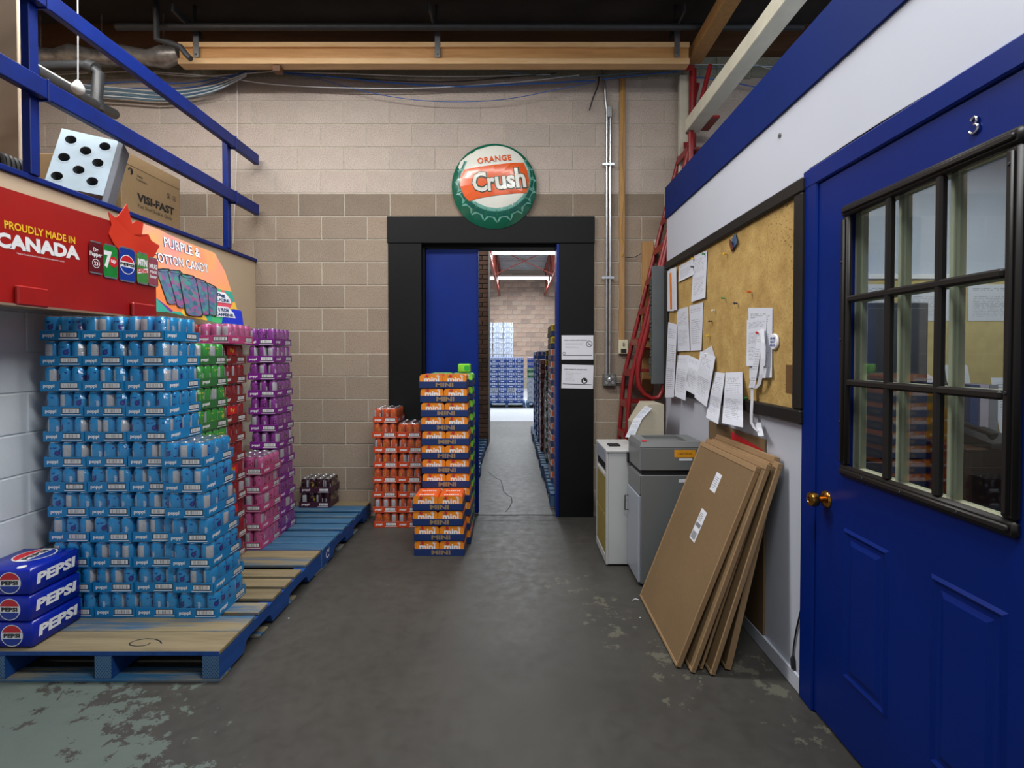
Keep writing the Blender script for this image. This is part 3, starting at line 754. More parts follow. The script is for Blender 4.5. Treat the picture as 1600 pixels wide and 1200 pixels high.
# the tall light blue stack: three columns of twelve and a lower column of seven
NM = ['left', 'middle', 'right']
for r_ in range(12):
    f = 1 - r_ / 11.0; xl = -2.351 + .047 * f ** 1.3
    for c in range(3):
        put_case('blue', xl + CW * (c + .5) + .001 * c, 2.492 + CD / 2 + jit(.004), ZP + CH * r_,
                 'light blue drinks tray, %s in the %s column of the tall blue stack' % (nth_top(r_, 12), NM[c]), 'light blue trays in the big stack', jit(.012))
for r_ in range(7):
    xl = -1.752 + .062 * (1 - r_ / 6.0)
    put_case('blue', xl + CW / 2 + .004 + jit(.003), 2.478 + CD / 2 + jit(.005), ZP + CH * r_,
             'light blue drinks tray, %s in the shorter blue column at the aisle side' % nth_top(r_, 7), 'light blue trays in the short column', jit(.015))
for r_ in range(11):
    put_case('green', -1.846 + jit(.006), 2.785 + CD / 2, ZP + CH * r_, 'green drinks tray, %s in the green column behind the blue stack' % nth_top(r_, 11), 'green trays', jit(.012))
for r_ in range(11):
    put_case('red', -1.885 + jit(.006), 3.065 + CD / 2, ZP + CH * r_, 'dark red drinks tray, %s in the red column behind the green one' % nth_top(r_, 11), 'dark red trays', jit(.015))
put_case('pink', -1.832, 3.065 + CD / 2, ZP + CH * 11, 'pink drinks tray lying on top of the dark red column', 'pink trays')
for r_ in range(12):
    put_case('red', -2.110 + (.035 if r_ == 11 else 0), 3.07 + CD / 2, ZP + CH * r_, 'dark red drinks tray, %s in the hidden inner red column' % nth_top(r_, 12), 'inner dark red trays')
for r_ in range(5):
    put_case('pink', -1.803 + jit(.006), 3.372 + CD / 2, ZP + CH * r_, 'pink drinks tray, %s in the low pink stack before the purple one' % nth_top(r_, 5), 'pink trays', jit(.012))
for r_ in range(12):
    put_case('purple', -1.845 + .03 * (1 - r_ / 11.), 3.655 + CD / 2, ZP + CH * r_, 'purple drinks tray, %s in the tall purple column' % nth_top(r_, 12), 'purple trays', jit(.015))
for r_ in range(2):
    o = put_case('plum', -1.722 + .006 * r_, 4.305 + CW / 2, ZP + CH * r_, 'dark plum drinks tray against the block wall, %s of the pair' % ('upper' if r_ else 'lower'), 'dark plum trays', R(-90))
for c, n in ((0, 8), (1, 7)):
    for r_ in range(n):
        put_case('orange', (-1.094, -.888)[c] + jit(.007), 4.214 + CD / 2, .001 + CH * r_ * 1.004,
                 'orange red drinks tray, %s in the %s column beside the doorway' % (nth_top(r_, n), ('left', 'right')[c]), 'orange red trays by the doorway', jit(.012))
# round price stickers on some dark red trays
for r_ in (2, 4, 7, 10):
    mb = MB(); x, y, z = -1.885 + CW / 2 + .0035, 3.065 + .10, ZP + CH * r_ + .082
    mb.at(frame((x, y, z), (0, 1, 0), (0, 0, 1))); mb.box(-.055, -.026, 0, .055, .026, .0008, 2); mb.text('9¢', .034, 1, .05, .02, 0, 0, .0015)
    s_ = mb.at().build('price_sticker', [M['yellow_ink'], M['yellow_ink'], M['print_red']])
    tag(s_, 'red sticker with a yellow price on the %s dark red tray' % nth_top(r_, 11), 'sticker', 'price stickers')

# ---- orange mini-can cases in navy trays
MW, MD, MHT = .366, .222, .108
def make_mini(key):
    card = M['orange_card'] if key == 'orange' else M['lime_card']; topm = M['orange_top'] if key == 'orange' else M['lime_card']
    root = obj('carton_tray', None); w, d, th = MW / 2 - .001, MD / 2 - .001, .050
    mb = MB(); mb.box(-w, -d, 0, w, d, .003); mb.box(-w, -d, 0, w, -d + .003, th, 0, .001); mb.box(-w, d - .003, 0, w, d, th, 0, .001)
    mb.box(-w, -d, 0, -w + .003, d, th + .012, 0, .001); mb.box(w - .003, -d, 0, w, d, th + .012, 0, .001)
    mb.build('tray', M['navy'], root)
    mb = MB(); mb.at(frame((0, -d - .0006, .025), (1, 0, 0), (0, 0, 1))).text('MINI', .033, 0, .135, .045, .012, 0)
    tag(mb.at().build('lettering', M['tan_ink'], root), 'tan block capitals'); mb = MB()
    mb.at(frame((w + .0006, 0, .028), (0, 1, 0), (0, 0, 1))).text('MINI', .029, 0, .12, .03)
    tag(mb.at().build('lettering', M['tan_ink'], root), 'tan block capitals')
    pw, pd, ph, rr = .176, .105, .1, .022
    prof = [(-pw / 2, 0), (pw / 2, 0)] + [(pw / 2 - rr + rr * math.cos(R(a)), ph - rr + rr * math.sin(R(a))) for a in (0, 22, 45, 68, 90)] + [(-pw / 2 + rr + rr * math.cos(R(a)), ph - rr + rr * math.sin(R(a))) for a in (90, 112, 135, 158, 180)]
    mb = MB(); n = len(prof)
    mb.add([(x, -pd / 2, z) for x, z in prof] + [(x, pd / 2, z) for x, z in prof], [tuple(range(n)), tuple(range(2 * n - 1, n - 1, -1))], 0)
    b = len(mb.v) - 2 * n
    for k in range(n):
        k2 = (k + 1) % n; mb.f.append([b + k, b + n + k, b + n + k2, b + k2]); mb.m.append(1 if k > 1 else 0)
    A = frame((0, -pd / 2 - .0006, 0), (1, 0, 0), (0, 0, 1))
    mb.at(A).text('mini', .042, 2, .115, .03, .004, .060); mb.disc(.012, -.032, .087, .0003, 3, 10); mb.disc(.007, -.045, .082, .0004, 4, 8); mb.poly([(-.034, .09, .0005), (-.014, .102, .0005), (-.020, .092, .0005)], 4)
    for k in range(3): mb.poly([(.042, .082 + .005 * k, .0003), (.066 - .004 * k, .082 + .005 * k, .0003), (.066 - .004 * k, .0850 + .005 * k, .0003), (.042, .0850 + .005 * k, .0003)], 2)
    mb.at(T((0, 0, ph + .0006))).text('mini', .030, 2, .105, .03, .004, -.01); mb.disc(.010, -.03, .03, .0003, 3, 10)
    me = mb.at().mesh('carton', [card, topm, M['white'], M['print_red'], M['tan_ink']], 30)
    for i in (-1, 1):
        for j_ in (-1, 1): obj('carton', me, root, (i * .0895, j_ * .0535, .004))
    return root
MC = {}
def put_mini(key, x, y, z, label, group, rz=0):
    if key not in MC: MC[key] = make_mini(key); o = MC[key]
    else: o = copy_tree(MC[key])
    o.location = (x, y, z); o.rotation_euler.z = rz; return tag(o, label, 'carton tray', group)
for r_ in range(4):
    put_mini('orange', -.557 + .006 * (r_ < 2) - .004 * (r_ > 1), 3.612 + MD / 2, .001 + .109 * r_, 'orange mini carton tray, %s of the short front stack' % nth_top(r_, 4), 'front orange carton trays', jit(.012))
for r_ in range(12):
    put_mini('orange', -.548 + .022 * (1 - r_ / 11.) + jit(.004) - (.012 if r_ == 11 else 0), 3.845 + MD / 2, .001 + .1085 * r_, 'orange mini carton tray, %s of the tall orange stack' % nth_top(r_, 12), 'tall orange carton trays', jit(.012))
for r_ in range(12):
    put_mini('lime', -.530 + jit(.004), 4.085 + MD / 2, .001 + .1085 * r_, 'lime green carton tray, %s of the stack hidden behind the orange one' % nth_top(r_, 12), 'lime carton trays', jit(.008))
mb = MB(); mb.box(-.468, 4.09, 1.307, -.372, 4.20, 1.375, 0, .008)
c_ = obj('lime_carton', mb.mesh('lime_carton', [M['lime_card']], 30)); tag(c_, 'small lime green carton lying on top of the tall orange stack', 'carton')
mb = MB(); mb.at(frame((-.42, 4.0885, 1.341), (1, 0, 0), (0, 0, 1))).disc(.022, .022, 0, 0, 0, 12); tag(mb.at().build('printed_dot', paint('green_dot', rgb(40, 170, 60), .4), c_), 'green printed dot')

# ---- glossy blue twelve-packs at the front corner of the pallet
def make_pack():
    root = obj('drink_carton', None); w, d, h = .27, .262, .116
    mb = MB(); mb.box(-w / 2, -d / 2, 0, w / 2, d / 2, h, 0, .010); mb.build('box', M['pepsi_blue'], root, 50)
    mb = MB(); mb.at(frame((w / 2 + .0008, .0, h / 2), (0, 1, 0), (0, 0, 1))).text('PEPSI', .050, 0, .205, .05, .0, .004, 0, .08)
    mb.at(); tag(mb.build('lettering', M['white'], root), 'white word on the long side')
    mb = MB()
    def globe(mb, r):
        mb.disc(r * 1.08, 0, 0, 0, 0, 28); mb.disc(r, 0, 0, .0004, 1, 28, a0=18, a1=162); mb.disc(r, 0, 0, .0004, 2, 28, a0=198, a1=342); mb.text('PEPSI', r * .42, 3, r * 1.6, .05, 0, 0, .0008)
    mb.at(frame((.045, -d / 2 - .0008, h / 2), (1, 0, 0), (0, 0, 1))); globe(mb, .045); mb.at().build('round_emblem', [M['white'], M['print_red'], M['print_blue'], M['ink']], root); mb = MB()
    mb.at(T((.0, .04, h + .0008), (0, 0, R(90)))); globe(mb, .075)
    mb.at().build('round_emblem', [M['white'], M['print_red'], M['print_blue'], M['ink']], root)
    mb = MB(); mb.at(T((.07, -.10, h + .001))).disc(.018, 0, 0, 0, 0, 16); mb.at().build('printed_spot', M['white'], root)
    return root
pk = make_pack()
for r_ in range(3):
    o = pk if r_ == 0 else copy_tree(pk)
    o.location = (-2.282 - .004 * r_, 2.222 + .131, ZP + .1175 * r_); o.rotation_euler.z = R((.5, -1.0, 1.2)[r_])
    tag(o, 'glossy deep blue drinks carton on the pallet corner, %s of three' % nth_top(r_, 3), 'carton', 'glossy blue cartons')

# ================================================================ PALLETS
def make_pallet(boards, y0, y1, label, x0=-2.325, x1=-1.306, name='pallet', kind='blue_board'):
    root = thing(name, label, 'pallet', (x0, y0, 0)); L = y1 - y0; W = x1 - x0
    for (a, b, mk) in boards:
        mb = MB(); mb.box(0, a - y0, .120, W, b - y0, .1395, 0, .003)
        bd = mb.build('deck_board', M[mk], root)
        mb = MB(); mb.box(0.002, a - y0 - .0006, .1205, W - .002, a - y0 + .0005, .1385); mb.build('painted_edge', M['blue_stringer'], bd) if a == boards[0][0] else None
    for i, xc in enumerate((0.0, W / 2 - .04, W - .075)):
        w = .075; pr = [(0.0, .016), (.20, .016), (.225, .060), (.25, .068), (.44, .068), (.465, .060), (.485, .016), (L - .485, .016), (L - .465, .060), (L - .44, .068), (L - .25, .068), (L - .225, .060), (L - .2, .016), (L, .016)]
        mb = MB(); n = len(pr)
        for sx in (xc, xc + w):
            for k in range(n - 1): mb.poly([(sx, pr[k][0], pr[k][1]), (sx, pr[k + 1][0], pr[k + 1][1]), (sx, pr[k + 1][0], .119), (sx, pr[k][0], .119)])
        for k in range(n - 1): mb.poly([(xc, *pr[k]), (xc + w, *pr[k]), (xc + w, *pr[k + 1]), (xc, *pr[k + 1])])
        mb.poly([(xc, 0, .016), (xc + w, 0, .016), (xc + w, 0, .119), (xc, 0, .119)]); mb.poly([(xc, L, .016), (xc + w, L, .016), (xc + w, L, .119), (xc, L, .119)]); mb.poly([(xc, 0, .119), (xc + w, 0, .119), (xc + w, L, .119), (xc, L, .119)])
        mb.build('stringer', M['blue_stringer'], root)
        mb = MB(); mb.box(xc + .001, -.0015, .020, xc + w - .001, 0, .117); mb.build('nail_plate', M['hatch'], root)
    for (a, b) in ((0, .09), (L * .3, L * .3 + .09), (L * .6, L * .6 + .09), (L - .09, L)):
        mb = MB(); mb.box(0, a, .001, W, b, .0155, 0, .002); mb.build('bottom_board', M['pine_worn'], root)
    return root
def rng(*ys): return ys
b1 = [(2.204, 2.366, 'pine'), (2.371, 2.512, 'pine_worn'), (2.545, 2.645, 'pine_worn'), (2.69, 2.80, 'pine'), (2.835, 2.932, 'pine'), (2.965, 3.06, 'pine'), (3.125, 3.238, 'pine_worn'), (3.246, 3.362, 'pine')]
p1 = make_pallet(b1, 2.204, 3.362, 'blue-sided wooden pallet of mixed raw and blue boards, nearest the camera')
mb = MB(); sc = [(x, y, .1402) for x, y in ((-1.60, 2.262), (-1.625, 2.285), (-1.66, 2.30), (-1.70, 2.302), (-1.735, 2.29), (-1.75, 2.268), (-1.735, 2.25), (-1.70, 2.243), (-1.665, 2.247), (-1.655, 2.262), (-1.66, 2.272))]
for p, q in zip(sc, sc[1:]): pass
mk = MB(); strip(mk, [Vector((x + 2.325, y - 2.204, 0)) for x, y, z in sc], .006, .1399)
o = mk.build('marker_scribble', M['ink'], p1.children[0])
b2 = []; y = 3.372; 
for (wd, gp) in ((.115, .003), (.10, .012), (.10, .04), (.10, .03), (.10, .03), (.10, .03), (.10, .03), (.115, .0)):
    b2.append((y, y + wd, 'blue_board')); y += wd + gp + .014
b2[-1] = (4.385, 4.502, 'pine')
b2[-2] = (4.235, 4.36, 'blue_board')
p2 = make_pallet(b2, 3.372, 4.502, 'blue worn wooden pallet against the block wall, under the purple and pink stacks', -2.325, -1.300)
mb = MB(); mb.at(frame((-1.2990, 3.47, .075), (0, 1, 0), (0, 0, 1))).disc(.034, 0, 0, 0, 0, 14, .03, 60, 330, .022); mb.poly([(.0, .02, 0), (.03, .035, 0), (.02, .0, 0)])
e_ = mb.at().build('stencilled_mark', M['white']); e_.location = (2.325, -3.372, 0); e_.parent = p2

# ================================================================ STACKS IN THE WAREHOUSE
def small_case(kind):
    """one small distant case: navy or coloured tray with a coloured top, front faces -X or -Y alike"""
    tray, pack, pack2 = kind
    mb = MB(); mb.box(-.5, -.5, 0, .5, .5, .42, 0, .012); mb.box(-.49, -.49, .42, .49, .49, .97, 1, .03)
    for k in range(4):
        a = -.46 + .24 * k
        mb.poly([(a, -.493, .5), (a + .12, -.493, .5), (a + .12, -.493, .9), (a, -.493, .9)], 2)
        mb.poly([(-.493, a, .5), (-.493, a + .12, .5), (-.493, a + .12, .9), (-.493, a, .9)], 2); mb.poly([(.493, a, .5), (.493, a + .12, .5), (.493, a + .12, .9), (.493, a, .9)], 2)
    mb.poly([(-.503, -.25, .1), (-.503, .15, .1), (-.503, .15, .32), (-.503, -.25, .32)], 2); mb.poly([(-.25, -.503, .1), (.15, -.503, .1), (.15, -.503, .32), (-.25, -.503, .32)], 2)
    return mb.mesh('case', [tray, pack, pack2])
def pm(n, c): return paint(n, c, .45, var=.08)
SC = {k: small_case(v) for k, v in {
    'yellow and navy': (M['navy'], pm('yellow_pack', rgb(226, 200, 30)), pm('yellow_pack_dark', rgb(120, 96, 30))),
    'pale mixed': (pm('slate_tray', rgb(52, 70, 112)), pm('pale_pack', rgb(186, 184, 186)), pm('orange_mark', rgb(196, 92, 50))),
    'green and white': (pm('dkgreen_tray', rgb(30, 84, 66)), pm('white_pack', rgb(196, 206, 196)), pm('green_mark', rgb(50, 130, 80))),
    'maroon': (pm('maroon_tray', rgb(84, 18, 32)), pm('maroon_pack', rgb(112, 30, 44)), pm('maroon_mark', rgb(150, 96, 100))),
    'navy and tan': (pm('navy_tray', rgb(26, 36, 96)), pm('navy_pack', rgb(40, 50, 120)), pm('tan_mark', rgb(150, 132, 100))),
    'lilac and blue': (pm('blue_tray', rgb(40, 84, 160)), pm('lilac_pack', rgb(178, 172, 200)), pm('blue_mark', rgb(60, 80, 160))),
    'blue and white': (pm('royal_tray', rgb(50, 84, 168)), pm('ice_pack', rgb(120, 142, 204)), pm('ice_mark', rgb(206, 214, 232))),
    'white': (pm('white_tray', rgb(176, 184, 196)), pm('white_pack2', rgb(190, 196, 206)), pm('grey_mark', rgb(130, 144, 172))),
    'dark blue': (pm('dark_tray', rgb(18, 24, 56)), pm('dark_pack', rgb(34, 44, 92)), pm('grey_mark2', rgb(120, 124, 140)))}.items()}
def column(seq, x, y, w, d, h, z0, where, cat='case'):
    n = len(seq)
    for i, k in enumerate(seq):
        o = obj('drinks_case', SC[k], None, (x + jit(.004), y + jit(.004), z0 + h * i)); o.scale = (w, d, h * .99); o.rotation_euler.z = jit(.02)
        tag(o, '%s case, %s, %s' % (k, nth_top(i, n), where), cat, 'cases in the ' + where)
# right side of the aisle, from the doorway inwards; the row drifts a little inwards
ax = lambda y: .36 - .0095 * (y - 4.8)
w_, d_ = .30, .33
y = 4.80; cols = [(['pale mixed'] * 11, 'first column right of the aisle'), (['pale mixed'] * 11 + ['yellow and navy'] * 2, 'second column right of the aisle'),
        (['pale mixed'] * 10 + ['yellow and navy'] * 3, 'third column right of the aisle'), (['green and white'] * 7 + ['yellow and navy'] * 4, 'fourth column right of the aisle'),
        (['green and white'] * 9 + ['yellow and navy'] * 2, 'fifth column right of the aisle'), (['maroon'] * 8, 'sixth column right of the aisle'), (['maroon'] * 10, 'seventh column right of the aisle'),
        (['maroon'] * 10, 'eighth column right of the aisle'), (['lilac and blue'] * 11, 'ninth column right of the aisle'), (['navy and tan'] * 11, 'tenth column right of the aisle'),
        (['lilac and blue'] * 10, 'eleventh column right of the aisle'), (['navy and tan'] * 11, 'twelfth column right of the aisle'), (['blue and white'] * 11, 'thirteenth column right of the aisle')]
for i, (sq, wh) in enumerate(cols):
    column(sq, ax(y) + w_ / 2 + (.02, 0, .01, .05, .02, .03, .0, .01, .0, .02, 0, .02, 0)[i], y + d_ / 2, w_, d_ - .02, .125, ZP, wh)
    y += d_ + (.08 if i in (4, 7) else .0)
# left side
y = 4.85
for i, (sq, wh) in enumerate([(['dark blue'] * 9, 'first column left of the aisle'), (['dark blue'] * 10, 'second column left of the aisle'), (['dark blue'] * 8, 'third column left of the aisle'),
        (['navy and tan'] * 5, 'fourth column left of the aisle'), (['dark blue'] * 8, 'fifth column left of the aisle'), (['navy and tan'] * 8, 'sixth column left of the aisle'), (['dark blue'] * 8, 'seventh column left of the aisle')]):
    column(sq, -.50 - .01 * i - w_ / 2, y + d_ / 2, w_, d_ - .02, .125, ZP, wh); y += .42
# far cross stacks on their own pallets, facing the aisle
for i in range(4):
    column(['blue and white'] * 9 if i % 2 else ['blue and white'] * 2 + ['white'] + ['blue and white'] * 6, -.60 + .235 * i, 14.2, .22, .4, .14, ZP, '%s far blue column' % ('first', 'second', 'third', 'fourth')[i])
for i in range(2):
    column((['white'] * 5 + ['green and white'] * 2 + ['lilac and blue'] * 2), .40 + .2 * i + .02, 14.2, .19, .4, .14, ZP, '%s far pale column' % ('left', 'right')[i])
for i in range(3):
    column(['white'] * 14, -.62 + .34 * i - .3, 16.6, .32, .5, .17, ZP, '%s far white column' % ('left', 'middle', 'right')[i])
proto = {}
def far_pallet(x0, y0, W, L, label):
    nb = 8; bs = [(y0 + (L - .1) * i / (nb - 1), y0 + (L - .1) * i / (nb - 1) + .1, 'blue_board') for i in range(nb)]
    return make_pallet(bs, y0, y0 + L, label, x0, x0 + W)
far_pallet(.325, 4.745, 1.02, 1.2, 'blue pallet right of the aisle just inside the doorway')
far_pallet(.305, 5.96, 1.02, 1.2, 'second blue pallet along the right of the aisle')
far_pallet(.295, 7.18, 1.02, 1.2, 'third blue pallet along the right of the aisle')
far_pallet(.28, 8.42, 1.02, 1.0, 'fourth and last blue pallet along the right of the aisle')
far_pallet(-1.44, 4.745, 1.02, 1.4, 'blue pallet left of the aisle just inside the doorway')
far_pallet(-1.47, 6.2, 1.02, 1.7, 'second blue pallet left of the aisle, before the brick pier')
far_pallet(-.78, 13.95, 1.05, .9, 'bright blue pallet under the far blue and white stack')
far_pallet(.30, 13.95, .45, .9, 'bright blue pallet under the far pale stack')
far_pallet(-1.15, 16.3, 1.05, .9, 'blue pallet under the tall white stack by the far wall')
# ================================================================ MEZZANINE
XR = -2.285
rl = thing('guard_rail', 'blue painted guard rail along the edge of the mezzanine', 'railing')
for (za, zb, nm) in ((3.11, 3.20, 'top_rail'), (2.672, 2.765, 'mid_rail')):
    mb = MB(); mb.box(XR - .005, .6, za, XR + .035, 4.46, zb, 0, .004); mb.build(nm, M['rail_blue'], rl)
for (yc, zt) in ((2.43, 4.1), (4.07, 3.20)):
    mb = MB(); mb.box(XR - .05, yc - .024, 2.302, XR - .006, yc + .024, zt, 0, .003); ps = mb.build('post', M['rail_blue'], rl)
    mb = MB()
    for z in (2.665, 3.103): mb = MB(); mb.box(XR - .055, yc + .022, z, XR + .04, yc + .034, z + .105, 0, .002); mb.build('bracket', M['rail_blue'], ps)

# brown carton on the mezzanine
vb = thing('cardboard_box', 'brown shelving carton with black print on the mezzanine edge', 'box')
bx, ya, yb, za, zb = -2.45, 3.16, 3.71, 2.276, 2.725
mb = MB(); mb.box(bx - .40, ya, za, bx, yb, zb - .07, 0, .004); mb.build('carton', M['card_box'], vb)
mb = MB(); mb.box(bx - .004, ya + .005, zb - .075, bx + .002, yb - .003, zb, 0, .001); mb.build('flap', M['card_box'], vb)
mb = MB(); mb.box(bx - .40, ya, zb - .075, bx - .01, ya + .004, zb - .015, 0, .001); mb.build('flap', M['card_box'], vb)
mb = MB(); mb.at(frame((bx + .0012, (ya + yb) / 2, 2.45), (0, 1, 0), (0, 0, 1)))
mb.text('VISI-FAST', .055, 0, .355, .045, .03, .02); mb.text('Flat Shelf Bottle Glide', .024, 0, .32, .0, .02, -.035)
mb.disc(.022, -.20, .165, 0, 0, 16, None, -90, 180, .012); mb.poly([(-.20, .15, 0), (-.185, .165, 0), (-.20, .18, 0)])
for k, t_ in enumerate(('Display', 'Technologies')): mb.text(t_, .017, 0, None, .01, -.12 + .015 * k, .155 - .025 * k)
for cx in (.15, .21): mb.disc(.019, cx, .115, 0, 0, 16, None, 0, 360, .0155); mb.poly([(cx - .008, .105, 0), (cx + .008, .105, 0), (cx, .125, 0)])
mb.at().build('print', M['ink'], vb)
b2_ = thing('cardboard_box', 'second brown carton just behind and left of the printed one on the mezzanine', 'box')
mb = MB(); mb.box(-2.98, 3.065, 2.276, -2.50, 3.15, 2.66, 0, .004); mb.build('carton', M['card_box'], b2_)
mb = MB(); mb.at(frame((-2.4988, 3.11, 2.42), (0, 1, 0), (0, 0, 1))).text('ST', .05, 0, .07, .045, .0, .0); mb.at().build('print', M['ink'], b2_)

# pale blue plastic rack with round holes, tipped back
rk = thing('bottle_rack', 'pale blue plastic rack with round holes tilted on the mezzanine', 'rack')
Mx = frame((-2.60, 2.80, 2.385), (.22, .08, -.03), (.0, .11, .37))
ww, hh, tt = .27, .37, .09
holes = [(.055, .31), (.215, .315), (.135, .26), (.05, .19), (.205, .20), (.13, .13), (.045, .065), (.205, .075)]
mb = MB().at(Mx)
nx, ny = 34, 40
def inh(x, y): return any((x - a) ** 2 + (y - b) ** 2 < .029 ** 2 for a, b in holes)
for i in range(nx):
    for j_ in range(ny):
        x0, x1, y0, y1 = ww * i / nx, ww * (i + 1) / nx, hh * j_ / ny, hh * (j_ + 1) / ny
        if not inh((x0 + x1) / 2, (y0 + y1) / 2): mb.poly([(x0, y0, 0), (x1, y0, 0), (x1, y1, 0), (x0, y1, 0)])
for a, b in holes:
    mb.at(Mx @ T((a, b, -.07))).lathe([(.031, 0), (.031, .071)], 16, 1, cap=False); mb.disc(.031, 0, 0, 0, 1, 16)  # hole insides in darker grey, the shade within put into the colour
    mb.at(Mx @ T((a, b, -.0))).disc(.034, 0, 0, .001, 0, 20, None, 0, 360, .027)
mb.at(Mx)
for q in ([(0, 0, 0), (0, hh, 0), (0, hh, -tt), (0, 0, -tt)], [(ww, 0, 0), (ww, hh, 0), (ww, hh, -tt), (ww, 0, -tt)], [(0, hh, 0), (ww, hh, 0), (ww, hh, -tt), (0, hh, -tt)], [(0, 0, 0), (ww, 0, 0), (ww, 0, -tt), (0, 0, -tt)]): mb.poly(q)
mb.at().build('holed_face', [paint('pale_blue_plastic', rgb(168, 186, 198), .5), M['cab_grey']], rk)
mb = MB().at(Mx); mb.box(ww + .001, -.05, -.10, ww + .03, hh - .01, .004, 0, .004); mb.box(0, -.05, -.11, ww, hh, -tt - .001, 0, .004)
mb.at().build('side_panel', paint('grey_plastic_side', rgb(104, 108, 116), .5), rk)
# dark cable coil
ck = MB(); c0 = Vector((-2.52, 2.50, 2.36)); pts = []
for k in range(70):
    a = k * .42; pts.append(c0 + Vector((.05 * math.cos(a) * .5, -.02 + .0016 * k, .07 * math.sin(a) + .0 * k)))
ck.tube(pts, .009, 6, 0); o = ck.build('cable_coil', M['cable_black'], None, 50); tag(o, 'coil of black cable hanging behind the pale blue rack', 'cable')
# tall plywood sheet standing at the near end of the mezzanine
mb = MB(); mb.box(-3.0, 2.62, 2.2755, -2.555, 2.70, 4.299, 0, .003)
pl = mb.build('timber_post', M['cream_panel']); tag(pl, 'tall cream timber post standing at the near left end of the mezzanine', 'post')

# pipes over the mezzanine
pw_ = thing('drain_pipe', 'dark iron drain pipe with an elbow above the mezzanine', 'pipe')
a = atY(62, 105, 3.6); b = atY(150, 108, 3.6); c = atY(150, 165, 3.6); d = atY(178, 178, 3.9)
mb = MB(); mb.tube([a, atY(130, 103, 3.6), atY(143, 106, 3.6), b + Vector((0.02, 0, -.03)), c], .036, 12); mb.build('pipe', M['dark_pipe'], pw_, 50)
mb = MB(); mb.tube([c + Vector((0, 0, .04)), c, c + Vector((0, .0, -.03))], .046, 12); mb.tube([b + Vector((-.05, 0, .02)), b + Vector((.0, 0, .0))], .045, 12); mb.build('coupling', M['dark_pipe'], pw_, 50)
mb = MB(); mb.tube([atY(50, 108, 2.9), c, d], .038, 12); mb.build('branch', M['dark_pipe'], pw_, 50)
mb = MB(); mb.tube([atY(45, 97, 3.2), atY(122, 142, 3.3)], .020, 10); o = mb.build('plastic_pipe', M['pvc'], None, 50); tag(o, 'straight pale plastic pipe slanting under the dark drain pipe', 'pipe')
lb = thing('bulb_lamp', 'bare round bulb hanging on a thin cord above the mezzanine', 'lamp')
bp_ = atY(122, 138, 3.1); mb = MB(); mb.at(T(bp_)).lathe([(0, -.038), (.022, -.03), (.034, -.01), (.034, .01), (.022, .03), (.012, .045)], 14); mb.at().build('bulb', M['pvc'], lb, 60)
mb = MB(); mb.tube([bp_ + Vector((0, 0, .045)), bp_ + Vector((.004, 0, .3)), bp_ + Vector((-.002, .01, .9))], .003, 5); mb.build('cord', M['cable_white'], lb)
mb = MB(); pts = [atY(40 + 24 * i, 88 + 3 * math.sin(i * 1.7), 4.28) for i in range(11)]
mb.tube(pts, [.07 + .018 * math.sin(i * 2.3) for i in range(11)], 12)
for q in (1, 5, 9): mb.tube([pts[q], pts[q] + Vector((0, 0, 4.299 - pts[q].z))], .006, 5)
o = mb.build('insulated_duct', M['foil'], None, 60); tag(o, 'crumpled foil wrapped duct along the wall head above the mezzanine', 'duct')
mb = MB(); mb.tube([Vector((atY(243, 30, 4.0).x, 4.0, 4.299)), atY(245, 62, 4.0), atY(262, 66, 4.0), atY(283, 74, 4.0), atY(290, 84, 4.0), atY(298, 92, 4.0)], .022, 10); o = mb.build('flexible_conduit', M['dark_pipe'], None, 50); tag(o, 'dark bent conduit at the left end of the pale timber beam', 'conduit')

# timber I-section beam on steel hangers, with a dark pipe over it
bm_ = thing('timber_beam', 'pale timber I-beam running across in front of the block wall', 'beam')
by = 4.22; xa, xb = atY(283, 90, by).x, atY(1075, 90, by).x; zt, zm1, zm2, zb_ = 4.005, 3.965, 3.875, 3.828
mb = MB(); mb.box(xa, by - .045, zm1, xb, by + .045, zt, 0, .003); mb.build('top_flange', M['beam_wood'], bm_)
mb = MB(); mb.box(xa, by - .045, zb_, xb, by + .045, zm2, 0, .003); mb.build('bottom_flange', M['beam_wood'], bm_)
mb = MB(); mb.box(xa + .002, by - .022, zm2, xb - .002, by + .022, zm1); mb.build('web', M['beam_web'], bm_)
mb = MB(); mb.box(atY(428, 90, by).x, by - .03, zb_ - .05, atY(440, 90, by).x, by + .03, zb_ - .001, 0, .003); mb.build('block_cleat', M['old_wood'], bm_)
for px in (312, 685, 1055):
    x = atY(px, 90, by).x; h = thing('beam_hanger', 'galvanised hanger strap on the %s of the pale timber beam' % {312: 'left end', 685: 'middle', 1055: 'right end'}[px], 'bracket')
    mb = MB(); mb.box(x - .022, by - .052, zb_ + .05, x + .022, by - .046, 4.10, 0, .001); mb.build('strap', M['silver'], h)
    mb = MB(); mb.at(T((x, by - .053, zb_ + .075), (R(90), 0, 0))).lathe([(.012, 0), (.010, .008), (0, .008)], 6); mb.at().build('bolt', M['dull_steel'], h)
    mb = MB(); mb.box(x - .03, by - .30, 4.08, x - .012, by + .06, 4.14, 0, .002); mb.box(x - .02, by - .05, 4.1, x + .0, by - .03, 4.30); mb.build('arm', M['dark_pipe'], h)
mb = MB(); mb.tube([(-3.2, 4.10, 4.075), (2.3, 4.10, 4.075)], .028, 10); o = mb.build('sprinkler_pipe', M['dark_pipe'], None, 50); tag(o, 'long dark pipe running along the top of the pale timber beam', 'pipe')

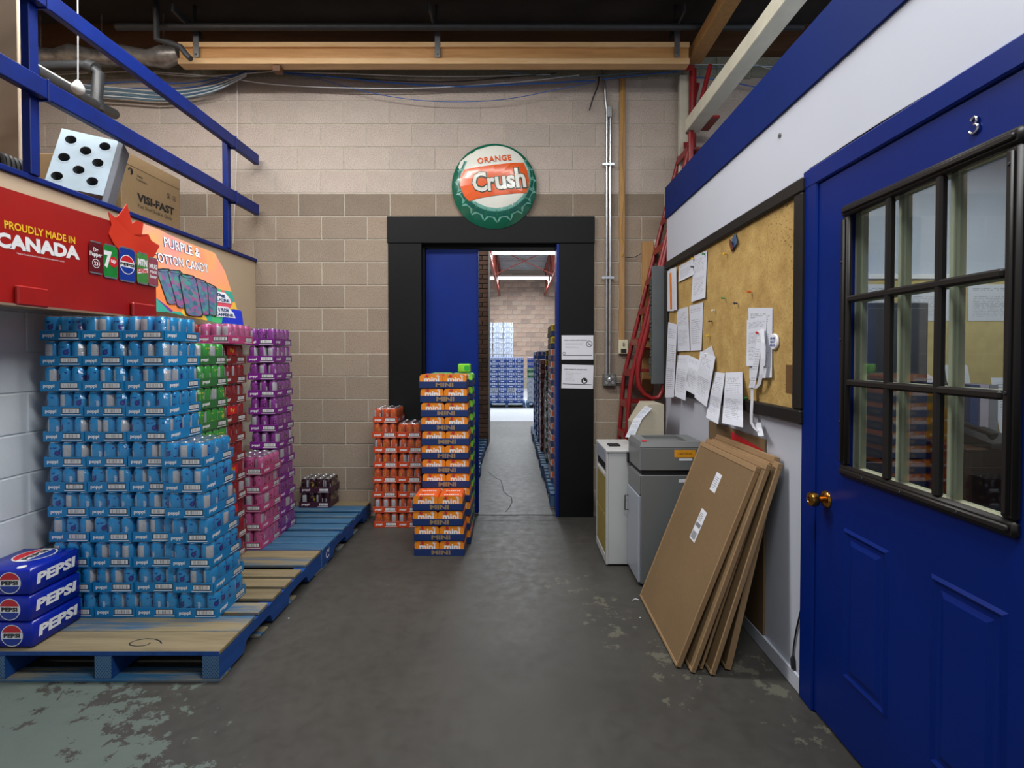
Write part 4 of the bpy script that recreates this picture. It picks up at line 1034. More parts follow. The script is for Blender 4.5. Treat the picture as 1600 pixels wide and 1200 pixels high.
# sagging cables along the wall head
def cable(pts, r, mk, label, group=None, Y=4.44):
    P = [atY(px, py, Y) for px, py in pts]; q = []
    for i in range(len(P) - 1):       # smooth through the points
        p0, p1, p2, p3 = P[max(i - 1, 0)], P[i], P[i + 1], P[min(i + 2, len(P) - 1)]
        for k in range(5):
            t_ = k / 5; q.append(.5 * ((2 * p1) + (p2 - p0) * t_ + (2 * p0 - 5 * p1 + 4 * p2 - p3) * t_ ** 2 + (3 * p1 - p0 - 3 * p2 + p3) * t_ ** 3))
    q.append(P[-1]); mb = MB(); mb.tube(q, r, 6)
    return tag(mb.build('cable', M[mk], None, 60), label, 'cable', group)
g1 = 'cables sagging over the mezzanine'
cable([(60, 118), (200, 112), (300, 119), (395, 114), (432, 111)], .0035, 'cable_white', 'thin white cable, highest of the bundle over the mezzanine', g1)
cable([(120, 134), (200, 128), (290, 130), (350, 120), (400, 111)], .0045, 'cable_blue', 'bright blue cable, upper of two over the mezzanine', g1)
cable([(120, 142), (200, 138), (290, 137), (340, 127), (385, 111)], .0045, 'cable_blue', 'bright blue cable, lower of two over the mezzanine', g1)
for i in range(8):
    o_ = i * 2.2
    cable([(60, 126 + o_ * 1.3), (190, 138 + o_), (260, 143 + o_ * .9), (330, 134 + o_ * .7), (385, 114 + o_ * .3)], .0048, ('cable_teal', 'cable_white')[i % 3 == 0], '%s cable, %s down in the sagging bundle over the mezzanine' % (('pale', 'grey-blue')[bool(i % 3)], ('first', 'second', 'third', 'fourth', 'fifth', 'sixth', 'seventh', 'lowest')[i]), g1, 4.42 + .006 * (i % 3))
g2 = 'cables sagging under the beam'
cable([(240, 112), (340, 120), (420, 131), (520, 137), (640, 138), (730, 134), (830, 126), (905, 117)], .0042, 'cable_white', 'white cable sagging lowest across the middle of the wall', g2)
cable([(440, 113), (520, 120), (620, 130), (720, 135), (820, 131), (930, 126)], .0065, 'cable_blue', 'thick blue cable sagging under the timber beam', g2)
cable([(440, 114), (500, 124), (570, 143), (640, 155), (710, 159), (790, 155), (880, 138), (930, 128)], .0028, 'cable_blue', 'thin blue cable hanging in the deepest loop on the wall', g2)
cable([(430, 112), (540, 115), (650, 119), (760, 119), (860, 116)], .004, 'cable_white', 'white cable close under the timber beam', g2)
cable([(520, 120), (640, 127), (720, 127), (800, 120), (870, 114)], .004, 'cable_black', 'black cable half hidden among the sagging blue ones', g2)
cable([(780, 111), (840, 117), (900, 121), (960, 116), (1010, 112)], .004, 'cable_teal', 'grey-green cable beside the top of the conduits', g2)
cable([(940, 124), (1000, 117), (1060, 112)], .006, 'cable_blue', 'blue cable rising from the conduits to the beam end', g2)
g3 = 'cables above the office roof'
cable([(1080, 101), (1140, 101), (1215, 104), (1280, 102)], .004, 'cable_white', 'white cable, upper of two above the office', g3)
cable([(1085, 105), (1150, 105), (1215, 103), (1280, 110)], .004, 'cable_teal', 'grey cable, lower of two above the office', g3)
cable([(1168, 90), (1180, 100), (1205, 108), (1240, 112)], .003, 'cable_white', 'thin white cable crossing the other two above the office', g3)
cable([(1080, 120), (1130, 126), (1180, 136), (1230, 145)], .005, 'cable_blue', 'dark blue cable low on the wall above the office', g3)
cable([(370, 113), (371, 200), (368, 290), (364, 380)], .002, 'cable_white', 'thin white cord hanging straight down beside the rail end', None, 4.48)
cable([(936, 120), (934, 135), (927, 152), (921, 172)], .0065, 'cable_black', 'short black cable end hanging left of the conduits', None, 4.47)

# ================================================================ END WALL FITTINGS
def wx(px, py=500): return atY(px, py, 4.49).x
def wz(px, py): return atY(px, py, 4.49).z
for i, (px, z1, lab) in enumerate(((947.6, 110, 'left'), (953, 183, 'right'))):
    pts = [Vector((wx(px), 4.492, wz(px, 588)))] + ([Vector((wx(947.6), 4.492, wz(946, 175))), Vector((wx(945), 4.485, wz(945, 155))), Vector((wx(942), 4.47, wz(942, 108)))] if i == 0 else [Vector((wx(px), 4.492, wz(px, 183)))])
    mb = MB(); mb.tube(pts, .0115, 10); o = mb.build('conduit', M['silver'], None, 50); tag(o, 'galvanised vertical conduit on the block wall, %s of the pair' % lab, 'conduit', 'conduits on the wall')
def wbox(name, px0, py0, px1, py1, depth, mk, label, cat, bev=.004):
    mb = MB(); a = atY(px0, py0, 4.49); b = atY(px1, py1, 4.49); mb.box(a.x, 4.512 - depth, b.z, b.x, 4.512, a.z, 0, bev)
    r_ = thing(name, label, cat); mb.build('body', M[mk], r_); return r_, a, b
wbox('switch_box', 948, 167, 956, 184, .04, 'silver', 'small metal box at the head of the right conduit', 'box')
jb, a, b = wbox('junction_box', 942, 584, 962, 603, .045, 'dull_steel', 'grey metal junction box at the foot of the conduits', 'electrical box')
for q in ((.25, .25), (.75, .25), (.25, .75), (.75, .75), (.5, .5)):
    mb = MB(); mb.at(T((a.x + (b.x - a.x) * q[0], 4.467, b.z + (a.z - b.z) * q[1]), (R(90), 0, 0))).lathe([(.014 if q[0] != .5 else .022, 0), (.012, .004), (0, .004)], 12); mb.at().build('knockout', M['silver'], jb)
mb = MB(); mb.tube([(wx(961), 4.49, wz(962, 598)), (wx(976), 4.49, wz(976, 598))], .009, 8); mb.build('nipple_pipe', M['dull_steel'], jb, 50)
wbox('outlet_box', 975, 584, 984, 603, .05, 'dull_steel', 'small grey box right of the junction box', 'electrical box')
ob, a, b = wbox('light_switch', 966.5, 531, 981, 553, .035, 'ivory', 'ivory switch box at the foot of the narrow timber batten', 'switch')
mb = MB(); mb.box((a.x + b.x) / 2 - .008, 4.470, b.z + .07, (a.x + b.x) / 2 + .008, 4.478, b.z + .1, 0, .002); mb.build('toggle', M['silver'], ob)
mb = MB(); mb.box((a.x + b.x) / 2 - .024, 4.472, b.z + .01, (a.x + b.x) / 2 + .024, 4.478, b.z + .045, 0, .002); mb.build('cover', M['cab_dark'], ob)
for py, lab in ((257, 'upper'), (434, 'lower')):
    mb = MB(); mb.box(wx(940), 4.476, wz(0, py + 2), wx(959), 4.4795, wz(0, py - 2), 0, .001); o = mb.build('conduit_strap', M['silver']); tag(o, '%s metal strap holding the two conduits to the wall' % lab, 'strap', 'conduit straps')
mb = MB(); mb.box(wx(967.5), 4.485, wz(0, 531), wx(976), 4.512, wz(0, 118), 0, .003); o = mb.build('timber_batten', M['stud']); tag(o, 'narrow brown timber batten running down to the ivory switch box', 'batten')
cable([(972, 118), (973, 180), (971, 240), (974, 300), (970, 360), (975, 385), (972, 400)], .0028, 'cable_yellow', 'thin yellow wire running down the narrow timber batten', None, 4.477)
cable([(976, 402), (990, 402), (1002, 396)], .003, 'cable_black', 'short black wire reaching from the batten to the timber plank', None, 4.49)
mb = MB(); mb.box(wx(1003), 4.47, wz(0, 612), wx(1020), 4.511, wz(0, 378), 0, .003); o = mb.build('timber_plank', M['stud']); tag(o, 'pale timber plank standing on the block wall beside the red ladder', 'plank')
mb = MB(); mb.box(wx(1021), 4.46, 0.001, wx(1050), 4.511, wz(0, 375), 0, .003); o = mb.build('painted_board', M['cream_paint']); tag(o, 'cream painted board behind the red ladder', 'board')
mb = MB(); mb.box(atY(1062, 0, 4.4).x, 4.38, 2.5, atY(1076, 0, 4.4).x, 4.43, atY(1062, 119, 4.4).z, 0, .003); o = mb.build('painted_post', M['cream_paint']); tag(o, 'cream painted post rising above the blue band next to the red tube', 'post')

# paper notices on the black boards
for i, (y0, y1, tilt) in enumerate(((524, 562, 0), (570, 607, 1.2))):
    n = thing('paper_notice', ('white paper notice with a no smoking symbol, upper on the black board', 'white paper notice with a round hand symbol, lower on the black board')[i], 'notice')
    a = atY(877.5, y0, 4.484); b = atY(927, y1, 4.484); w = b.x - a.x; h = a.z - b.z
    Mn = frame(((a.x + b.x) / 2, 4.4845, (a.z + b.z) / 2), (1, 0, -.022 * tilt), (0, 0, 1))
    mb = MB().at(Mn); mb.box(-w / 2, -h / 2, 0, w / 2, h / 2, .0008); mb.build('sheet', M['paper'], n)
    mb = MB().at(Mn); z = .0012
    mb.text('PLEASE CONSUME FOOD AND DRINK OUTSIDE' if i else 'PLEASE NO SMOKING INSIDE THE BUILDING', h * .045, 0, w * .72, .03, -w * .06, h * .30, z)
    rows = ((.18, .6), (.12, .55), (.03, .3), (-.02, .42)) if not i else ((.2, .1), (.14, .5), (.08, .25), (.02, .25), (-.04, .26), (-.10, .28), (-.16, .3))
    for ry, rw in rows: mb.text('please keep this area clear at all times thank you'[:int(12 + rw * 50)], h * .032, 1, w * rw, 0, -w * .38 + w * rw / 2, h * ry, z)
    mb.poly([(-w * .46, -h * .335, z), (w * .46, -h * .335, z), (w * .46, -h * .31, z), (-w * .46, -h * .31, z)], 0)
    cx, cy, r_ = (w * .37, h * .15, h * .13) if not i else (w * .22, -h * .17, h * .13)
    if i == 0:
        mb.disc(r_, cx, cy, z, 0, 24, None, 0, 360, r_ * .82); mb.at(Mn @ T((cx, cy, z), (0, 0, R(-45)))).box(-r_ * .9, -r_ * .08, 0, r_ * .9, r_ * .08, .0003); mb.at(Mn)
        mb.box(cx - r_ * .5, cy - r_ * .2, z, cx + r_ * .45, cy - r_ * .02, z + .0002, 0); mb.disc(h * .06, -w * .42, -h * .24, z, 0, 16, None, 0, 360, h * .045)
    else:
        mb.disc(r_, cx, cy, z, 0, 24)
        mb.poly([(cx - r_ * .5, cy - r_ * .5, z + .0004), (cx + r_ * .3, cy - r_ * .55, z + .0004), (cx + r_ * .6, cy - r_ * .05, z + .0004), (cx - r_ * .1, cy + r_ * .0, z + .0004), (cx - r_ * .4, cy + r_ * .5, z + .0004)], 2)
    mb.at().build('print', [M['ink'], M['grey_ink'], M['paper']], n)

# ================================================================ BOTTLE-CAP SIGN
cs = thing('bottle_cap_sign', 'round green and white bottle cap sign with orange band over the doorway', 'sign')
sc_ = atY(771.5, 286.5, 4.40); RR = 66.5 / FPX * 4.40
def dome(x, y, e=0.0):
    r_ = min(1.0, math.hypot(x, y) / RR); return .075 * (1 - r_ ** 3.2) + e
Ms = frame((sc_.x, 4.478, sc_.z), (1, 0, 0), (0, 0, 1))
P_ = [(RR * k / 14, dome(RR * k / 14, 0)) for k in range(14, -1, -1)]
mb = MB().at(Ms); mb.lathe([(RR - .012, -.03), (RR + .002, -.012), (RR + .003, -.002)] + P_[0:], 64)
mb.at().build('metal_disc', paint('dark_green_enamel', rgb(18, 92, 70), .22, var=.06, coat=.3), cs, 60)
def grid_region(mb, test, e, mi, n=90):
    st = 2 * RR / n
    for i in range(n):
        for j_ in range(n):
            x0, y0 = -RR + st * i, -RR + st * j_
            if test(x0 + st / 2, y0 + st / 2) and math.hypot(x0 + st / 2, y0 + st / 2) < RR * .985:
                mb.poly([(x, y, dome(x, y, e)) for x, y in ((x0, y0), (x0 + st, y0), (x0 + st, y0 + st), (x0, y0 + st))], mi)
def poly_region(mb, pts, e, mi, sub=8):
    """outline in sign units of the radius, filled as a fan of small quads that follows the dome"""
    c = (sum(p[0] for p in pts) / len(pts), sum(p[1] for p in pts) / len(pts)); n = len(pts)
    for i in range(n):
        a, b = pts[i], pts[(i + 1) % n]
        for k in range(sub):
            u, v = k / sub, (k + 1) / sub
            q = [(c[0] + (p[0] - c[0]) * w_, c[1] + (p[1] - c[1]) * w_) for p, w_ in ((a, u), (b, u), (b, v), (a, v))]
            mb.poly([(x * RR, y * RR, dome(x * RR, y * RR, e)) for x, y in q], mi)
white_e = paint('cream_white_enamel', rgb(214, 214, 204), .2, var=.05, nscale=3, coat=.3); or_e = paint('orange_enamel', rgb(218, 92, 40), .25, var=.1, nscale=4, coat=.3); teal_e = paint('pale_green_enamel', rgb(104, 160, 146), .25, coat=.3)
def circ(cx, cy, rx, ry, a0, a1, n): return [(cx + rx * math.cos(R(a0 + (a1 - a0) * k / n)), cy + ry * math.sin(R(a0 + (a1 - a0) * k / n))) for k in range(n + 1)]
EC = (.045, .18); ER = (.80, .765)
mb = MB().at(Ms)
poly_region(mb, circ(*EC, .80, .765, 0, 350, 35), .0015, 0, 10)                                   # white face
poly_region(mb, [(-.80, .58), (-.62, .72), (-.4, .85), (-.2, .9), (-.1, .7), (-.5, .4), (-.78, .30), (-.85, .44)], .0013, 0, 8)
# crimped skirt of the painted cap: pale green teeth round the left, foot and right
for k in range(20):
    a0 = 150 + k * 17.4; a1 = a0 + 17.4
    if a0 > 385: break
    wd = .30 * max(.22, math.sin(R(min(max((a0 - 130) / 260 * 180, 8), 172)))) 
    p = lambda a, r_: (EC[0] + (ER[0] + r_) * math.cos(R(a)), EC[1] + (ER[1] + r_) * math.sin(R(a)))
    poly_region(mb, [p(a0, -.02), p(a1, -.02), p(a1 - .6, wd), p(a1 - 3.2, wd * .66), p(a0 + 3.2, wd * .66), p(a0 + .6, wd)], .0022, 2, 2)
    poly_region(mb, [p(a0 + 1.8, wd * .18), p(a1 - 1.8, wd * .18), p(a1 - 2.6, wd * .58), p(a0 + 2.6, wd * .58)], .0032, 3, 2)
sl = .125
bandp = []
for k in range(13):
    a = R(168 + k * 5.2)
bandp = [(-.70, .345 + sl * -.0), (-.4, .385), (0, .435), (.4, .49), (.70, .53), (.79, .33), (.83, .10), (.81, -.08), (.76, -.20), (.4, -.235), (0, -.285), (-.36, -.34), (-.58, -.40), (-.70, -.27), (-.79, -.05), (-.80, .16)]
poly_region(mb, bandp, .0065, 1, 14)
mb.at().build('painted_face', [white_e, or_e, teal_e, paint('deep_green_shade', rgb(16, 84, 72), .3)], cs, 60)
mb = MB().at(Ms)
def onsign(e):
    ca, sa = math.cos(R(7)), math.sin(R(7))
    return lambda x, y, z: ((x * ca - y * sa), (x * sa + y * ca), dome(x * ca - y * sa, x * sa + y * ca, e))
mb.text('ORANGE', RR * .145, 0, RR * .80, .02, RR * .08, RR * .58, 0, 0, onsign(.0075), 1.1)
mb.at().build('small_lettering', or_e, cs)
for e, bold, mk, nm, hs in ((.0095, .075, paint('dark_green_outline', rgb(22, 58, 44), .3), 'letter_outline', 1.075), (.0125, .028, white_e, 'large_lettering', 1.0)):
    mb = MB().at(Ms); xx = -.50
    for ch, w_, h_, dy in (('C', .34, .47, .0), ('r', .17, .30, -.085), ('u', .25, .30, -.085), ('s', .20, .30, -.085), ('h', .24, .47, .0)):
        ex = .035 if bold > .05 else 0
        mb.text(ch, RR * (h_ + ex), 0, RR * (w_ + ex), bold, RR * (xx + w_ / 2 + .005), RR * (.07 + dy), 0, 0, onsign(e)); xx += w_ + .012
    mb.at().build(nm, mk, cs)
# ================================================================ CORK BOARD
cb = thing('cork_board', 'large cork notice board in a black frame on the white partition', 'notice board')
by0, by1, bz0, bz1, fw = 2.100, 4.035, 1.152, 2.180, .062
xw = X0
mb = MB(); mb.box(xw - .012, by0 + .03, bz0 + .03, xw - .001, by1 - .03, bz1 - .03); ck_ = mb.build('cork_panel', M['cork'], cb)
mb = MB()
for (a0, b0, a1, b1) in ((by0, bz0, by1, bz0 + fw), (by0, bz1 - fw, by1, bz1), (by0, bz0 + fw, by0 + fw, bz1 - fw), (by1 - fw, bz0 + fw, by1, bz1 - fw)):
    mb = MB(); mb.box(xw - .036, a0, b0, xw - .001, a1, b1, 0, .007); mb.build('frame_bar', M['charcoal'], cb)
mb = MB(); q = [atX(1228, 570, xw - .013), atX(1237, 615, xw - .013)]
mb.box(xw - .0135, q[1].y, q[1].z, xw - .012, q[0].y, q[0].z, 0); mb.build('dark_slot', paint('slot_brown', rgb(104, 72, 36), .9), cb)  # recess drawn as a flat patch of darker brown
mb = MB(); mb.box(xw - .03, by0 + .18, bz1 - fw - .001, xw - .012, by0 + .24, bz1 - fw)

XP = X0 - .016
def sheet(name, pts, label, mk='print_a', curl=0.0, lift=0.0, group='papers pinned to the cork board', sway=0.0):
    """pts: four corners on the board plane as picture points TL, TR, BR, BL; curl lifts the foot off the board"""
    mb = MB(); n = 10; low = max(p[1] for p in pts) > 606; TL_, TR_, BR_, BL_ = [Vector((*p, 0)) for p in pts]
    for k in range(n):
        u, v = k / n, (k + 1) / n; row = []
        for w_ in (u, v):
            off = lift + curl * w_ * w_ * (1 + .5 * math.sin(w_ * 8)) + (.026 * min(1, w_ * 2.2) if low else 0)
            l = TL_.lerp(BL_, w_); r_ = TR_.lerp(BR_, w_); row.append((atX(l.x, l.y, XP - off * .9), atX(r_.x, r_.y, XP - off)))
        i = len(mb.f); mb.poly([row[0][0], row[0][1], row[1][1], row[1][0]]); mb.uv[i] = [(0, 1 - u), (1, 1 - u), (1, 1 - v), (0, 1 - v)]
    o = mb.build(name, M[mk], None, 80)
    return tag(o, label, 'paper', group)
sh = sheet
st_ = sh('paper_bundle', [(1041, 424), (1052, 421), (1053, 486), (1042, 486)], 'thick bundle of papers with an orange stripe at the far left of the cork board', 'paper', .0, .012)
mb = MB()
for k in range(4):
    a, b, c, d = [atX(x, y, XP - .002 - .004 * k) for x, y in ((1043 + 3.0 * k, 422 - k), (1047 + 3.2 * k, 420 - k), (1048 + 3.2 * k, 484), (1044 + 3.2 * k, 485))]; mb.poly([a, b, c, d])
mb.build('page_edges', M['paper'], st_)
mb = MB(); mb.poly([atX(x, y, XP - .0135) for x, y in ((1046, 427), (1049, 426), (1050, 483), (1047, 483))]); mb.build('orange_strip', paint('orange_strip', rgb(222, 128, 60), .5), st_)
sh('paper_sheet', [(1061, 416), (1083, 404), (1084, 429), (1060, 441)], 'short landscape sheet with a blue scrawl near the top left of the board', 'print_b', .004)
sh('paper_sheet', [(1084, 400), (1105, 391), (1102, 465), (1080, 472)], 'tall typed sheet pinned highest with a green pin', 'print_a', .006, .002)
sh('paper_sheet', [(1058, 484), (1075, 479), (1078, 548), (1058, 549)], 'typed sheet in the middle row, left of the pair', 'print_a', .005)
sh('paper_sheet', [(1077, 478), (1099, 472), (1096, 547), (1079, 548)], 'typed sheet in the middle row, right of the pair', 'print_b', .005)
sh('paper_sheet', [(1044, 503), (1058, 507), (1053, 621), (1039, 621)], 'long narrow printed sheet hanging at the left end of the board', 'print_c', .012, .002)
sh('paper_sheet', [(1058, 555), (1076, 555), (1071, 626), (1054, 619)], 'form with a grey block of print in the bottom row', 'print_b', .016, .003)
sh('paper_sheet', [(1076, 555), (1094, 563), (1087, 618), (1071, 609)], 'form with a dark barcode patch, beside the grey-blocked form', 'print_b', .012, .001)
sh('paper_sheet', [(1094, 551), (1112, 540), (1118, 560), (1102, 566)], 'small slip showing above the wide stapled sheet', 'paper', .0, .001)
sh('paper_sheet', [(1094, 549), (1118, 557), (1104, 636), (1085, 621)], 'wide typed sheet held by a silver pin in the bottom row', 'print_a', .018, .005)
sh('paper_sheet', [(1117, 581), (1133, 583), (1122, 663), (1103, 652)], 'curling clutch of typed pages left of the wavy page', 'print_a', .028, .004)
sh('paper_sheet', [(1134, 582), (1160, 581), (1161, 668), (1128, 661)], 'wavy typed page curling off the foot of the board', 'print_a', .035, .003)
sh('paper_sheet', [(1169, 481), (1207, 481), (1206, 590), (1171, 592)], 'large price list pinned on the right half of the board', 'print_c', .006)
sh('paper_sheet', [(1167, 500), (1198, 492), (1196, 572), (1166, 572)], 'slanted list pinned over the large price list', 'print_c', .008, .003)
for px0, px1, yy0, yy1, nm in ((1057, 1071, 587, 598, 'a'), (1081, 1088, 597, 612, 'b')):
    mb = MB(); mb.poly([atX(x, y, XP - .014) for x, y in ((px0, yy0), (px1, yy0 + 2), (px1 - 1, yy1 + 1), (px0 - 1, yy1))])
    tag(mb.build('printed_patch', M['grey_ink']), 'grey %s on a bottom row form' % ('shaded table' if nm == 'a' else 'barcode patch'), 'print')
# receipt strip, looped
def ribbon(name, pts, w, label, mk='print_c'):
    """pts: (px, py, lift off the board); w: picture width"""
    mb = MB(); n = len(pts)
    L = [(atX(px - w / 2, py, XP - l), atX(px + w / 2, py, XP - l)) for px, py, l in pts]
    for k in range(n - 1):
        i = len(mb.f); mb.poly([L[k][0], L[k][1], L[k + 1][1], L[k + 1][0]]); mb.uv[i] = [(0, 1 - k / n), (1, 1 - k / n), (1, 1 - (k + 1) / n), (0, 1 - (k + 1) / n)]
    return tag(mb.build(name, M[mk], None, 60), label, 'paper', 'papers pinned to the cork board')
ribbon('receipt_strip', [(1189, 516, .008), (1187, 530, .016), (1184, 550, .022), (1180, 575, .026), (1176, 598, .028), (1174, 606, .03)], 9, 'long curled receipt strip hanging from a red pin')
ribbon('receipt_strip', [(1191, 514, .012), (1192, 535, .028), (1191, 560, .036), (1189, 585, .036), (1186, 600, .03), (1180, 607, .028), (1177, 600, .026)], 6, 'looped end of the curled receipt hanging from the red pin', 'paper')
ribbon('receipt_strip', [(1175, 606, .024), (1175, 625, .024), (1174, 645, .024), (1174, 660, .022), (1178, 668, .024), (1184, 674, .028)], 4.5, 'thin tail of paper drooping below the board frame', 'paper')
ribbon('paper_curl', [(1184, 660, .004), (1186, 668, .012), (1188, 676, .026), (1189, 681, .036)], 9, 'small curled paper corner under the board frame', 'paper')
bd = thing('round_badge', 'white round badge with dark print beside the price list', 'badge')
c = atX(1210, 534, XP - .002); mb = MB().at(T(c, (0, R(-90), 0))); mb.lathe([(.038, -.002), (.038, .003), (.034, .007), (0, .009)], 24); mb.at().build('disc', M['white'], bd, 40)
mb = MB().at(frame(c + Vector((-.0095, 0, 0)), (0, -1, 0), (0, 0, 1)))
for k, t_ in enumerate(('ASK ME', 'ABOUT', 'REFUND')): mb.text(t_, .011, 0, .046, .03, 0, .016 - .016 * k)
mb.at().build('print', M['print_blue'], bd)
mg = thing('folded_leaflet', 'small glossy blue and red folded leaflet pinned at an angle high on the board', 'leaflet')
mb = MB(); P = [atX(1149, 364, XP - .004), atX(1152, 378, XP - .012), atX(1143, 394, XP - .004), atX(1139, 381, XP - .002)]
mb.poly(P, 0); mb.poly([P[2], P[3], (P[0] + P[3]) / 2 + Vector((-.012, 0, 0)), (P[1] + P[2]) / 2 + Vector((-.006, 0, 0))], 1)
mb.build('leaflet', [paint('leaflet_blue', rgb(70, 96, 130), .2, var=.5, nscale=60), paint('leaflet_red', rgb(110, 40, 50), .25, var=.5, nscale=60)], mg)
mb = MB(); mb.at(T(atX(1145, 376, XP - .016), (0, R(-90), 0))).lathe([(.004, 0), (.005, .006), (0, .007)], 8); mb.at().build('pin', M['silver'], mg)
# push pins
PC = {'green': rgb(40, 130, 70), 'red': rgb(190, 36, 30), 'white': rgb(225, 225, 225), 'yellow': rgb(220, 180, 40), 'dark': rgb(50, 50, 70), 'orange': rgb(210, 90, 30)}
for k, v in PC.items(): M['pin_' + k] = paint('pin_' + k, v, .3, var=.02)
for px, py, k, wh in ((1101, 397, 'green', 'on the tall typed sheet'), (1131.5, 466, 'green', 'on bare cork at mid height'), (1172, 456, 'orange', 'on the speckled cork above the price list'), (1151, 474, 'dark', 'on bare cork left of the price list'),
        (1116, 485, 'white', 'on bare cork beside the typed pair'), (1111, 502, 'dark', 'just below the white pin'), (1107, 525, 'yellow', 'right of the typed pair'), (1134, 396.5, 'yellow', 'below the leaflet'),
        (1186, 520, 'red', 'holding the curled receipt'), (1083, 417, 'dark', 'on the landscape sheet'), (1103, 553, 'white', 'holding the wide typed sheet'), (1167, 622, 'green', 'low on the cork above the frame'), (1084, 404, 'yellow', 'over the landscape sheet')):
    c = atX(px, py, XP - .006); mb = MB().at(T(c, (R(20), R(-90), 0))); mb.lathe([(.001, -.008), (.006, 0), (.004, .004), (.0035, .012), (.0065, .014), (.0065, .017), (0, .018)], 8)
    tag(mb.at().build('push_pin', M['pin_' + k], None, 40), '%s push pin %s' % (k, wh), 'pin', 'push pins')

# screw head and cord on the partition
c = atX(1219, 212, X0); mb = MB().at(T(c, (0, R(-90), 0))); mb.lathe([(.012, 0), (.010, .006), (0, .006)], 8); tag(mb.at().build('wall_hook', M['dull_steel']), 'tiny grey wall hook high on the white partition', 'hook')
def cord(pts, r, X, label, mk='cable_black', name='cord'):
    P = [atX(px, py, X) for px, py in pts]; mb = MB(); mb.tube(P, r, 6); return tag(mb.build(name, M[mk], None, 60), label, 'cord')
cord([(1560, 84), (1500, 122), (1440, 154), (1380, 190), (1330, 222), (1285, 252), (1266, 264), (1261, 274), (1259, 340), (1258, 430), (1259, 520), (1258, 600), (1259, 690), (1256, 760), (1253, 830), (1256, 880), (1258, 915), (1252, 950), (1244, 985), (1240, 1010), (1239, 1026)], .0038, X0 - .006,
     'black cord running over the door casing and down its side')
mb = MB(); a = atX(1239, 1026, X0 - .008); mb.tube([a, a + Vector((0, 0, -.012)), a + Vector((0, -.004, -.05))], [.006, .011, .010], 8); tag(mb.build('plug', M['cable_black'], None, 50), 'black plug at the loose end of the cord', 'plug')

# ================================================================ FLATTENED CARTONS
specs = [(.735, 1.098, 2.300, 2.990, .925, .026), (.790, 1.128, 2.262, 2.985, .945, .024), (.842, 1.150, 2.290, 2.96, .95, .014), (.872, 1.170, 2.245, 2.97, .955, .024), (.955, 1.172, 2.285, 2.95, .975, .03)]
for i, (xb, xt, y0, y1, zt, th) in enumerate(specs):
    r_ = thing('flattened_carton', ('front brown cardboard sheet with two white labels, leaning on the partition', 'second brown cardboard sheet from the front of the leaning row', 'middle thin cardboard sheet of the leaning row', 'fourth brown cardboard sheet of the leaning row', 'rearmost brown cardboard sheet, closest to the partition')[i], 'cardboard', group='leaning cardboard')
    L = math.hypot(xt - xb, zt); ang = math.atan2(zt, xt - xb)
    Mx = frame((xb, y1, 0.002 + th * math.cos(ang) * 1.0), (0, -1, 0), (xt - xb, 0, zt)); W = y1 - y0   # local z faces the room
    mb = MB().at(Mx); e = .0
    sk = .012 * (i % 2)
    mb.box(.006, .006, -th + .003, W - .006, L - .006, -.004, 0, .002)
    mb.at().build('sheet', M['card'], r_)
    mb = MB().at(Mx); rw = .028     # folded rim
    for q in ((0, 0, W, rw * .5), (0, L - rw, W, L), (0, rw * .5, rw * .45, L - rw), (W - rw * .25, rw * .5, W, L - rw)): mb.box(q[0], q[1], -th, q[2], q[3], -.001, 0, .002)
    mb.at().build('folded_rim', M['card_edge'], r_)
    if i == 0:
        for (px0, py0, w_, h_, nm) in ((1117.5, 753.5, .07, .10, 0), (1090, 820.5, .075, .17, 1)):
            d = ray(px0, py0); n = Mx.to_3x3() @ Vector((0, 0, 1)); t_ = (Mx.translation - O).dot(n) / d.dot(n); p = O + d * t_; lp = Mx.inverted() @ p
            Ml = Mx @ T((lp.x, lp.y, -.0035), (0, 0, R(-3)))
            mb = MB().at(Ml); mb.box(-w_ / 2, -h_ / 2, 0, w_ / 2, h_ / 2, .0006); lab = mb.at().build('shipping_label', M['paper'], r_)
            mb = MB().at(Ml @ T((0, 0, .001)))
            if nm:
                mb.box(-w_ * .4, -.01, 0, w_ * .4, .012, .0003); xx = -w_ * .4
                while xx < w_ * .38: mb.box(xx, -.076, 0, xx + .002, -.036, .0003); xx += .0045
                for k in range(5): mb.box(-w_ * .4, .025 + .009 * k, 0, w_ * (.1 + .06 * (k % 3)), .028 + .009 * k, .0003)
            else:
                for k in range(6): mb.box(-w_ * .38, -.03 + .011 * k, 0, w_ * (.2 + .08 * (k % 3)), -.027 + .011 * k, .0003)
            mb.at().build('label_print', M['grey_ink'], lab)
r_ = thing('cardboard_piece', 'plain cardboard piece with a red band standing behind the leaning sheets', 'cardboard')
mb = MB(); mb.box(1.204, 2.44, .08, 1.213, 3.15, 1.035, 0, .001); mb.build('sheet', M['card'], r_)
mb = MB(); mb.at(frame((1.2035, 2.72, .992), (0, -1, 0), (0, 0, 1))).poly([(-.10, -.03, 0), (.26, -.045, 0), (.26, -.01, 0), (-.10, .028, 0)]); mb.at().build('red_band', M['print_red'], r_)

